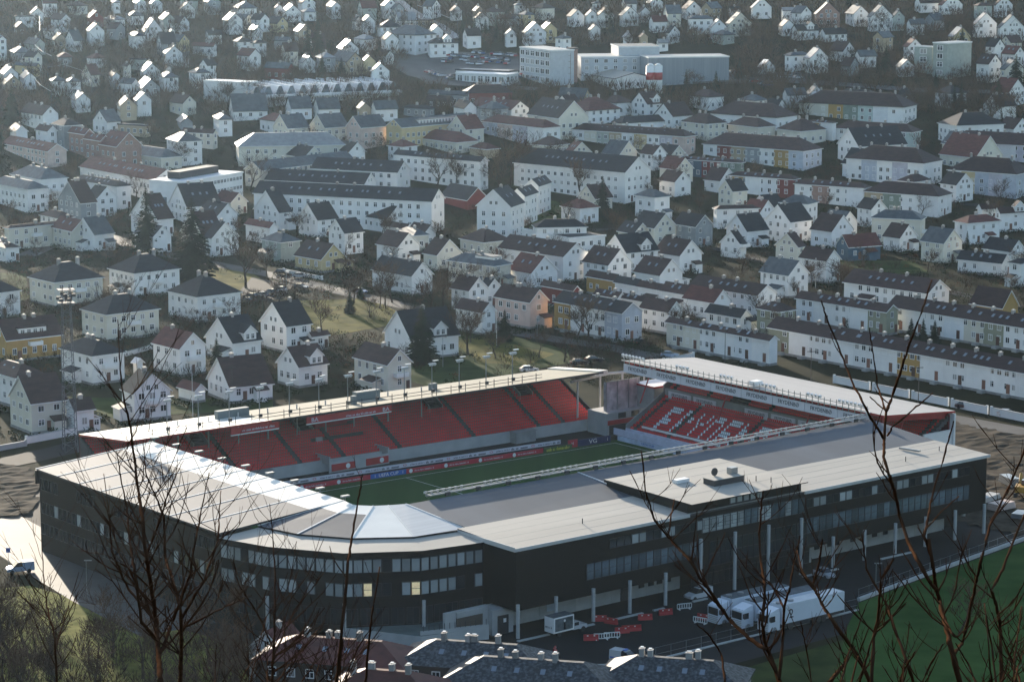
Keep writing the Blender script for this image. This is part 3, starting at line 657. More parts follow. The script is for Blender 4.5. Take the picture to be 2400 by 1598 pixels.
RC = {'k': mat('black_tiles', (0.014, 0.016, 0.02), 0.7, spec=0.3, rnd=0.25, var=0.3, scale=0.5, detail=8, stretch=(1, 1, 3)), 'b': mat('brown_tiles', (0.04, 0.02, 0.018), 0.7, spec=0.3, rnd=0.25, var=0.3, scale=0.5, detail=8, stretch=(1, 1, 3)),
      'r': mat('red_tiles', (0.1, 0.03, 0.024), 0.7, spec=0.3, rnd=0.2, var=0.3, scale=0.5, detail=8, stretch=(1, 1, 3)), 's': mat('slate', (0.07, 0.083, 0.092), 0.6, spec=0.35, rnd=0.2, var=0.3, scale=0.6, detail=8),
      'S': mat('mottled_slate', (0.022, 0.026, 0.032), 0.7, var=0.3, scale=2.2, col2=(0.1, 0.11, 0.12), mix=0.62, detail=6), 'l': mat('pale_roof_sheet', (0.24, 0.24, 0.24), 0.45, rnd=0.1, var=0.2), 'e': mat('beige_sheet_roof', (0.36, 0.33, 0.28), 0.6, var=0.1), 'w': mat('white_sheet_roof', (0.6, 0.61, 0.62), 0.45, var=0.1)}
RN = {'S': 'slate', 'k': 'black', 'b': 'brown', 'r': 'red', 's': 'slate', 'l': 'pale grey', 'e': 'beige', 'w': 'white'}
PLINTH = mat('plinth_stone', (0.24, 0.23, 0.22), 0.85, var=0.2, scale=0.8)
BRICK = mat('chimney_render', (0.34, 0.32, 0.3), 0.8, rnd=0.3, var=0.15)
def win_mesh(name, cross, glass=GLASS, pane=True):
    m = MB(); t = 0.09
    if pane: m.box(-.5 + t, .5 - t, -.0, .05, t, 1 - t, 1)
    for x in (-.5, .5 - t): m.box(x, x + t, -.06, .05, 0, 1, 0)
    for z in (0, 1 - t): m.box(-.5 + t, .5 - t, -.06, .05, z, z + t, 0)
    if cross: m.box(-.035, .035, -.05, 0, t, 1 - t, 0)
    if cross > 1: m.box(-.5 + t, .5 - t, -.045, 0, .62, .68, 0)
    return m.mesh(name, [TRIM, glass])
GL2 = mat('window_reflecting_sky', (0.06, 0.07, 0.08), 0.1, spec=0.8, var=0.5, scale=0.7)
GL3 = mat('window_with_pale_curtain', (0.34, 0.33, 0.31), 0.3, var=0.35, scale=1.1)
WMES = [win_mesh('window', 1), win_mesh('window', 2), win_mesh('window', 2, GL2), win_mesh('window', 1, GL3)]
WFR = [win_mesh('window', 1, pane=False), win_mesh('window', 2, pane=False), win_mesh('window', 2, pane=False), win_mesh('window', 1, pane=False)]
WPA = []
for g_ in (GLASS, GLASS, GL2, GL3):
    q_ = MB(); q_.box(-.41, .41, 0, .05, .09, .91); WPA.append(q_.mesh('pane', g_))
def put_window(root, i, loc, rz, sc, near):
    if not near: return link('window', WMES[i], root, loc, rz, sc)
    o = link('window', WFR[i], root, loc, rz, sc); link('pane', WPA[i], o); return o
sk = MB(); sk.box(-.5, .5, -.5, .5, 0, .08, 0); sk.box(-.42, .42, -.42, .42, .08, .1, 1); SKY = sk.mesh('skylight', [DARKM, mat('skylight_glass', (0.2, 0.23, 0.27), 0.12, spec=0.9, var=0)])
chm = MB(); chm.box(-.45, .45, -.32, .32, -2.4, 1.0, 0); chm.box(-.52, .52, -.39, .39, 1.0, 1.12, 0); chm.box(-.3, .3, -.2, .2, 1.25, 1.32, 1)
for x in (-.25, .25): chm.box(x - .03, x + .03, -.03, .03, 1.1, 1.27, 0)
CHIM = chm.mesh('chimney', [BRICK, mat('chimney_hat', (0.6, 0.6, 0.6), 0.3, metal=0.4, var=0.05)])
drm = MB(); drm.box(-.5, .5, -.5, .5, 0, 1); DOOR = drm.mesh('door', mat('brown_door', (0.14, 0.06, 0.04), 0.5, rnd=0.6))
hrnd = random.Random(11)
HOUSES = []      # (root, px, py, wall, roof, type, storeys, length, D)
def hgt(st): return 0.85 + 2.85 * st
def place(xc, ye, xl, xr, th, h):
    P = gp(xc, ye, h); P = Vector((P.x, P.y, P.z - h)); t = R(th)
    u = Vector((math.cos(t), math.sin(t), 0)); v = Vector((-math.sin(t), math.cos(t), 0))
    cp, sp = math.cos(PITCH), math.sin(PITCH)
    def length(d, px):
        k = (px - PW / 2) / FPX; dep = P.y * cp + (CAMH - P.z) * sp
        den = d.x - k * d.y * cp
        return (k * dep - P.x) / den if abs(den) > 1e-4 else 6.0
    L, M = length(u, xr), length(v, xl)
    return P, max(1.5, min(L, 120)), max(1.5, min(M, 120)), u, v
def wall_mesh(L, M, h, rise, rt, m, mi=0):
    x0, x1, y0, y1 = -L / 2, L / 2, -M / 2, M / 2; b = -3.0
    if rt == 'gL':        # gable on the left facade (x = x0), ridge along x
        for x in (x0, x1): m.face([(x, y0, b), (x, y1, b), (x, y1, h), (x, 0, h + rise), (x, y0, h)] if x > 0 else [(x, y1, b), (x, y0, b), (x, y0, h), (x, 0, h + rise), (x, y1, h)], mi)
        m.face([(x0, y0, b), (x1, y0, b), (x1, y0, h), (x0, y0, h)], mi); m.face([(x1, y1, b), (x0, y1, b), (x0, y1, h), (x1, y1, h)], mi)
    elif rt == 'gR':
        for y in (y0, y1): m.face([(x0, y, b), (x1, y, b), (x1, y, h), (0, y, h + rise), (x0, y, h)], mi)
        m.face([(x0, y1, b), (x0, y0, b), (x0, y0, h), (x0, y1, h)], mi); m.face([(x1, y0, b), (x1, y1, b), (x1, y1, h), (x1, y0, h)], mi)
    else: m.box(x0, x1, y0, y1, b, h, mi)
def roof_mesh(L, M, h, rise, rt, m, ov=0.45):
    t = 0.22
    if rt in ('gL', 'gR'):
        A, Bq = (L, M) if rt == 'gL' else (M, L)     # A along ridge, Bq across
        k = rise / (Bq / 2); e = Bq / 2 + ov; a = A / 2 + ov * 0.8
        prof = [(-e, h - ov * k), (0, h + rise), (e, h - ov * k), (e, h - ov * k + t), (0, h + rise + t * 1.15), (-e, h - ov * k + t)]
        f = (lambda s, p: (s, p[0], p[1])) if rt == 'gL' else (lambda s, p: (p[0], -s, p[1]))
        n = len(m.v); m.v += [f(-a, p) for p in prof] + [f(a, p) for p in prof]
        for i in range(6):
            j = (i + 1) % 6; m.f.append((n + i, n + j, n + 6 + j, n + 6 + i)); m.m.append(0 if i in (3, 4) else 1)
        for q in (0, 6):
            m.f.append((n + q + 0, n + q + 1, n + q + 4, n + q + 5)); m.m.append(1); m.f.append((n + q + 1, n + q + 2, n + q + 3, n + q + 4)); m.m.append(1)
    elif rt == 'h':
        a, b = L / 2 + ov, M / 2 + ov; zb = h - 0.12; r = min(a, b)
        ra, rb = max(0.15, a - r * 0.92), max(0.15, b - r * 0.92); zr = h + rise
        E = [(-a, -b, zb), (a, -b, zb), (a, b, zb), (-a, b, zb)]; F = [(x, y, zb + t) for x, y, z in E]; G = [(-ra, -rb, zr), (ra, -rb, zr), (ra, rb, zr), (-ra, rb, zr)]
        n = len(m.v); m.v += E + F + G
        m.f.append((n + 3, n + 2, n + 1, n)); m.m.append(1)
        for i in range(4):
            j = (i + 1) % 4; m.f.append((n + i, n + j, n + 4 + j, n + 4 + i)); m.m.append(1); m.f.append((n + 4 + i, n + 4 + j, n + 8 + j, n + 8 + i)); m.m.append(0)
        m.f.append((n + 8, n + 9, n + 10, n + 11)); m.m.append(0)
    else:
        m.box(-L / 2 - .25, L / 2 + .25, -M / 2 - .25, M / 2 + .25, h, h + .35, 1, 0)
        for x0, x1, y0, y1 in ((-L / 2 - .25, L / 2 + .25, -M / 2 - .25, -M / 2), (-L / 2 - .25, -L / 2, -M / 2, M / 2 + .25)): m.box(x0, x1, y0, y1, h + .36, h + .6, 1)
def roof_z(x, y, L, M, h, rise, rt):
    if rt == 'gL': return h + rise * (1 - abs(y) / (M / 2))
    if rt == 'gR': return h + rise * (1 - abs(x) / (L / 2))
    if rt == 'h': return h + rise * min(1, min(1 - abs(x) / (L / 2), 1 - abs(y) / (M / 2)) * max(L, M) / min(L, M) if False else min((L / 2 - abs(x)), (M / 2 - abs(y))) / (min(L, M) / 2))
    return h
def windows(root, L, M, h, st, rise, rt, D, o):
    far = D > 900
    sp = 3.1 if far else (2.5 if D < 720 else 2.9)
    if 'W' in o: sp = 2.9
    nst = max(1, int(st + 0.35)); w, hh = (1.3 * hrnd.uniform(.82, 1.12), 1.55 * hrnd.uniform(.85, 1.05)) if not far else (1.35, 1.6)
    sp *= hrnd.uniform(.88, 1.15)
    def row(fl, z, n, side, hw=1.0):
        for k in range(n):
            if hrnd.random() < 0.06: continue
            me = hrnd.choice((0, 1, 2, 3)) if not far else hrnd.choice((0, 0, 2))
            s = (k + .5) / n - .5
            if side == 'R': put_window(root, me, (s * fl * 0.9, -M / 2 - .012, z), 0, (w * hw, 1, hh * hw), D < 760)
            else: put_window(root, me, (-L / 2 - .012, s * fl * 0.9, z), R(-90), (w * hw, 1, hh * hw), D < 760)
    for s in range(nst):
        z = 0.85 + .75 + 2.85 * s
        if z + hh > h - 0.05: z = h - hh - .15
        for fl, side in ((L, 'R'), (M, 'L')):
            n = int((fl - .9) / sp)
            if fl > 2.6: n = max(1, n)
            row(fl, z, n, side)
    if rt in ('gL', 'gR') and rise > 2.6 and not ('N' in o):
        fl, side = (M, 'L') if rt == 'gL' else (L, 'R')
        n = 2 if fl > 7.5 else 1
        for k in range(n):
            s = (k - (n - 1) / 2) * 1.8
            if side == 'R': put_window(root, 0, (s, -M / 2 - .012, h + .35), 0, (.95, 1, 1.2), D < 760)
            else: put_window(root, 0, (-L / 2 - .012, s, h + .35), R(-90), (.95, 1, 1.2), D < 760)
    # one door on the longer visible side, set in a bay between windows
    if not far:
        n = max(1, int((L - .9) / sp)); x = ((1) / n - .5) * L * .9 if n > 1 else 0.36 * L
        if L > 4: link('door', DOOR, root, (x, -M / 2, 0.4), 0, (.95, .08, 2.1))
def house(xc, ye, xl, xr, th, st, rt, wc, rc, o='', h=None):
    h = h or hgt(st)
    segs = None
    for part in o.split():
        if part.startswith('='): segs = part[1:]
    o = ' '.join(q for q in o.split() if not q.startswith('='))
    P, L, M, u, v = place(xc, ye, xl, xr, th, h)
    if th <= 26 and rt != 'f' and 'q' not in o: M = min(M, 13)
    if th >= 62 and rt != 'f': L = min(L, 12.5)
    if rt != 'f' and 'q' not in o:
        if L >= M: M = min(M, 14)
        else: L = min(L, 14)
    if 'u' in o: L = min(L, 9.5)
    small = st < 1
    D = P.y
    c = P + u * (L / 2) + v * (M / 2)
    root = link('house' if not small else 'garage', None, None, (c.x, c.y, P.z), R(th))
    span = {'gL': M, 'gR': L, 'h': min(L, M), 'f': 1}[rt]
    pitch = {'gL': 42, 'gR': 42, 'h': 33, 'f': 0}[rt]
    if 'P' in o: pitch = 52
    if 'q' in o: pitch = 14
    if 'u' in o: pitch = 27
    if max(L, M) > 22 and rt != 'h' and 'P' not in o and 'q' not in o: pitch = 33
    rise = min(span / 2 * math.tan(R(pitch)), 7.0) if rt != 'f' else 0
    m = MB(); roof_mesh(L, M, h, rise, rt, m); roof_o = m.build('roof', [RC[rc], TRIM if wc != 'd' and D < 1000 else DARKM], root)
    if D < 820 and not segs and not small and rt != 'f' and hrnd.random() < .55 and not (set('pads') & set(o)): o += hrnd.choice(('p', 'a', 's', 'p', 's'))
    if segs:       # terrace of coloured houses: one wall and one roof for each
        n = len(segs); along = 'y' if M >= L else 'x'; T_ = M if along == 'y' else L
        for i, cc in enumerate(segs):
            m = MB(); a = T_ / 2 - T_ * i / n; b = T_ / 2 - T_ * (i + 1) / n        # from the far (left) end to the near corner
            if along == 'x': a, b = -a, -b
            lo, hi = min(a, b), max(a, b); j = 0.04 * (i % 2)
            if along == 'y': m.box(-L / 2 - j, L / 2 + j, lo, hi, -3, h)
            else: m.box(lo, hi, -M / 2 - j, M / 2 + j, -3, h)
            if rt[0] == 'g' and ((along == 'y' and i == n - 1) or (along == 'x' and i == 0)):
                if along == 'y': m.face([(-L / 2, -M / 2, h), (L / 2, -M / 2, h), (0, -M / 2, h + rise)])
                else: m.face([(-L / 2, M / 2, h), (-L / 2, -M / 2, h), (-L / 2, 0, h + rise)])
            m.build('wall', WC[cc], root)
            if i: 
                zc = h + rise - 0.25; q = T_ / 2 - T_ * i / n
                link('chimney', CHIM, roof_o, (0, q, zc) if along == 'y' else (-q, 0, zc), 0 if along == 'y' else R(90))
    else:
        m = MB(); wall_mesh(L, M, h, rise, rt, m); m.build('wall', WC[wc], root)
    if D < 760:
        m = MB(); m.box(-L / 2 - .05, L / 2 + .05, -M / 2 - .05, M / 2 + .05, -3, .55); m.build('plinth', PLINTH, root)
    if not small: windows(root, L, M, h, st, rise, rt, D, o)
    if not segs and not small and rt != 'f' and 'Z' not in o:
        cx, cyy = (hrnd.uniform(-.25, .25) * L, 0) if (rt == 'gL' or (rt == 'h' and L > M)) else (0, hrnd.uniform(-.25, .25) * M)
        for q in range(2 if max(L, M) > 13 else 1):
            if q: cx, cyy = -cx + (1.5 if rt != 'gR' and L >= M else 0), -cyy + (1.5 if cx == 0 else 0)
            link('chimney', CHIM, roof_o, (cx, cyy, h + rise - .25), hrnd.choice((0, R(90))))
    if 's' in o and rt != 'f':
        n = max(2, int(max(L, M) / 4.5)); ang = math.atan2(rise, span / 2)
        for k in range(n):
            s = (k + .5) / n - .5 + hrnd.uniform(-.04, .04)
            # on the slope that faces the long visible side
            if (rt == 'gL') or (rt == 'h' and L >= M): x, y, rx, ry = s * L * .62, -M / 2 * .5, ang, 0
            else: x, y, rx, ry = -L / 2 * .5, s * M * .62, 0, -ang
            z = h + rise * .5 + .28 if rt != 'h' else h + rise * .5 + .16
            ob = link('skylight', SKY, roof_o, (x, y, z), scale=(.8, 1.2, 1) if rx else (1.2, .8, 1)); ob.rotation_euler = (rx, ry, 0)
    if 'd' in o:   # wall dormer on the right facade
        w = min(3.4, L * .5); x = L * .12; m = MB(); y0 = -M / 2 - .03; rz_ = h + 2.0
        m.prism([(x - w / 2, y0), (x + w / 2, y0), (x + w / 2, 0), (x - w / 2, 0)], h - 1.0, rz_ - .2); m.face([(x - w / 2, y0, rz_ - .2), (x + w / 2, y0, rz_ - .2), (x, y0, rz_ + w * .42)]); m.build('dormer_wall', WC[wc], root)
        m = MB(); k = [(x - w / 2 - .3, rz_ - .35), (x, rz_ + w * .42), (x + w / 2 + .3, rz_ - .35), (x + w / 2 + .3, rz_ - .15), (x, rz_ + w * .42 + .22), (x - w / 2 - .3, rz_ - .15)]
        n = len(m.v); m.v += [(a, y0 - .3, b) for a, b in k] + [(a, M * .1, b) for a, b in k]
        for i in range(6): j = (i + 1) % 6; m.f.append((n + i, n + j, n + 6 + j, n + 6 + i)); m.m.append(0 if i in (3, 4) else 1)
        m.f.append((n, n + 1, n + 4, n + 5)); m.m.append(1); m.f.append((n + 1, n + 2, n + 3, n + 4)); m.m.append(1)
        m.build('dormer_roof', [RC[rc], TRIM], root)
        for q in (-.7, .7): link('window', WMES[1], root, (x + q, y0 - .012, h + .3), 0, (.95, 1, 1.35))
    if 'x' in o:   # flat-roofed shed dormer along the right slope
        w = L * .5; m = MB(); m.box(-w / 2, w / 2, -M / 2 * .8, 0, h, h + 2.1); m.build('dormer_wall', WC['w'], root)
        m = MB(); m.box(-w / 2 - .2, w / 2 + .2, -M / 2 * .8 - .25, .1, h + 2.1, h + 2.3); m.build('dormer_roof', RC[rc], root)
        for q in range(max(2, int(w / 1.7))): link('window', WMES[1], root, (-w / 2 + 1.0 + q * 1.6, -M / 2 * .8 - .012, h + .6), 0, (1.1, 1, 1.2))
    if 'p' in o:   # porch
        m = MB(); m.box(L * .05, L * .05 + 2.6, -M / 2 - 1.7, -M / 2, -1, 2.7); m.build('porch', WC[wc], root)
        m = MB(); m.prism([(L * .05 - .3, -M / 2 - 2.0), (L * .05 + 2.9, -M / 2 - 2.0), (L * .05 + 2.9, -M / 2 - .02), (L * .05 - .3, -M / 2 - .02)], [2.6, 2.6, 3.3, 3.3], [2.8, 2.8, 3.5, 3.5]); m.build('porch_roof', RC[rc], root)
    if 'a' in o:   # balcony
        m = MB(); m.box(-1.6, 1.6, -M / 2 - 1.3, -M / 2 - .02, 3.5, 3.65); m.box(-1.6, 1.6, -M / 2 - 1.35, -M / 2 - 1.28, 3.65, 4.5); m.box(-1.65, -1.58, -M / 2 - 1.28, -M / 2, 3.65, 4.5); m.box(1.58, 1.65, -M / 2 - 1.28, -M / 2, 3.65, 4.5); m.build('balcony', TRIM, root)
    if D < 830 and not segs and not small and rt != 'f' and 'u' not in o and hrnd.random() < .45:   # lean-to annex
        if hrnd.random() < .5:
            w, d_ = 2.4, min(M * .55, 4.5); y0 = hrnd.uniform(-M / 2, M / 2 - d_)
            m = MB(); m.box(-L / 2 - w, -L / 2 + .01, y0, y0 + d_, -2, 2.5); m.build('annex', WC[wc], root)
            m = MB(); m.prism([(-L / 2 - w - .3, y0 - .3), (-L / 2 + .01, y0 - .3), (-L / 2 + .01, y0 + d_ + .3), (-L / 2 - w - .3, y0 + d_ + .3)], [2.35, 3.1, 3.1, 2.35], [2.5, 3.3, 3.3, 2.5], 1, 0); m.build('annex_roof', [RC[rc], TRIM], root)
        else:
            d_ = 2.6; w = min(L * .4, 4)
            m = MB(); m.box(L / 2 - .01, L / 2 + w, -M / 2 + .6, M / 2 - 1, -2, 2.6); m.build('annex', WC[wc], root)
            m = MB(); m.prism([(L / 2 - .01, -M / 2 + .3), (L / 2 + w + .3, -M / 2 + .3), (L / 2 + w + .3, M / 2 - .7), (L / 2 - .01, M / 2 - .7)], [3.3, 2.4, 2.4, 3.3], [3.5, 2.6, 2.6, 3.5], 1, 0); m.build('annex_roof', [RC[rc], TRIM], root)
            put_window(root, 1, (L / 2 + w / 2, -M / 2 + .588, 1.1), 0, (1.2, 1, 1.2), D < 760)
    if segs:       # front doors and steps on a terrace
        if D < 700:
            n = len(segs)
            for i in range(n):
                q = M / 2 - M * (i + .72) / n
                link('door', DOOR, root, (-L / 2 - .03, q, .7), R(90), (1.0, .1, 2.1))
                m = MB(); m.box(-L / 2 - 1.5, -L / 2 - .05, q - .7, q + .7, -1, .6); m.build('front_steps', CONC, root)
    HOUSES.append([root, xc, ye, wc if not segs else segs, rc, rt, st, max(L, M), D, o])
    return root
CROP = {'A': (0, 0), 'B': (800, 0), 'C': (1600, 0), 'D': (0, 480), 'E': (800, 480), 'F': (1600, 480)}
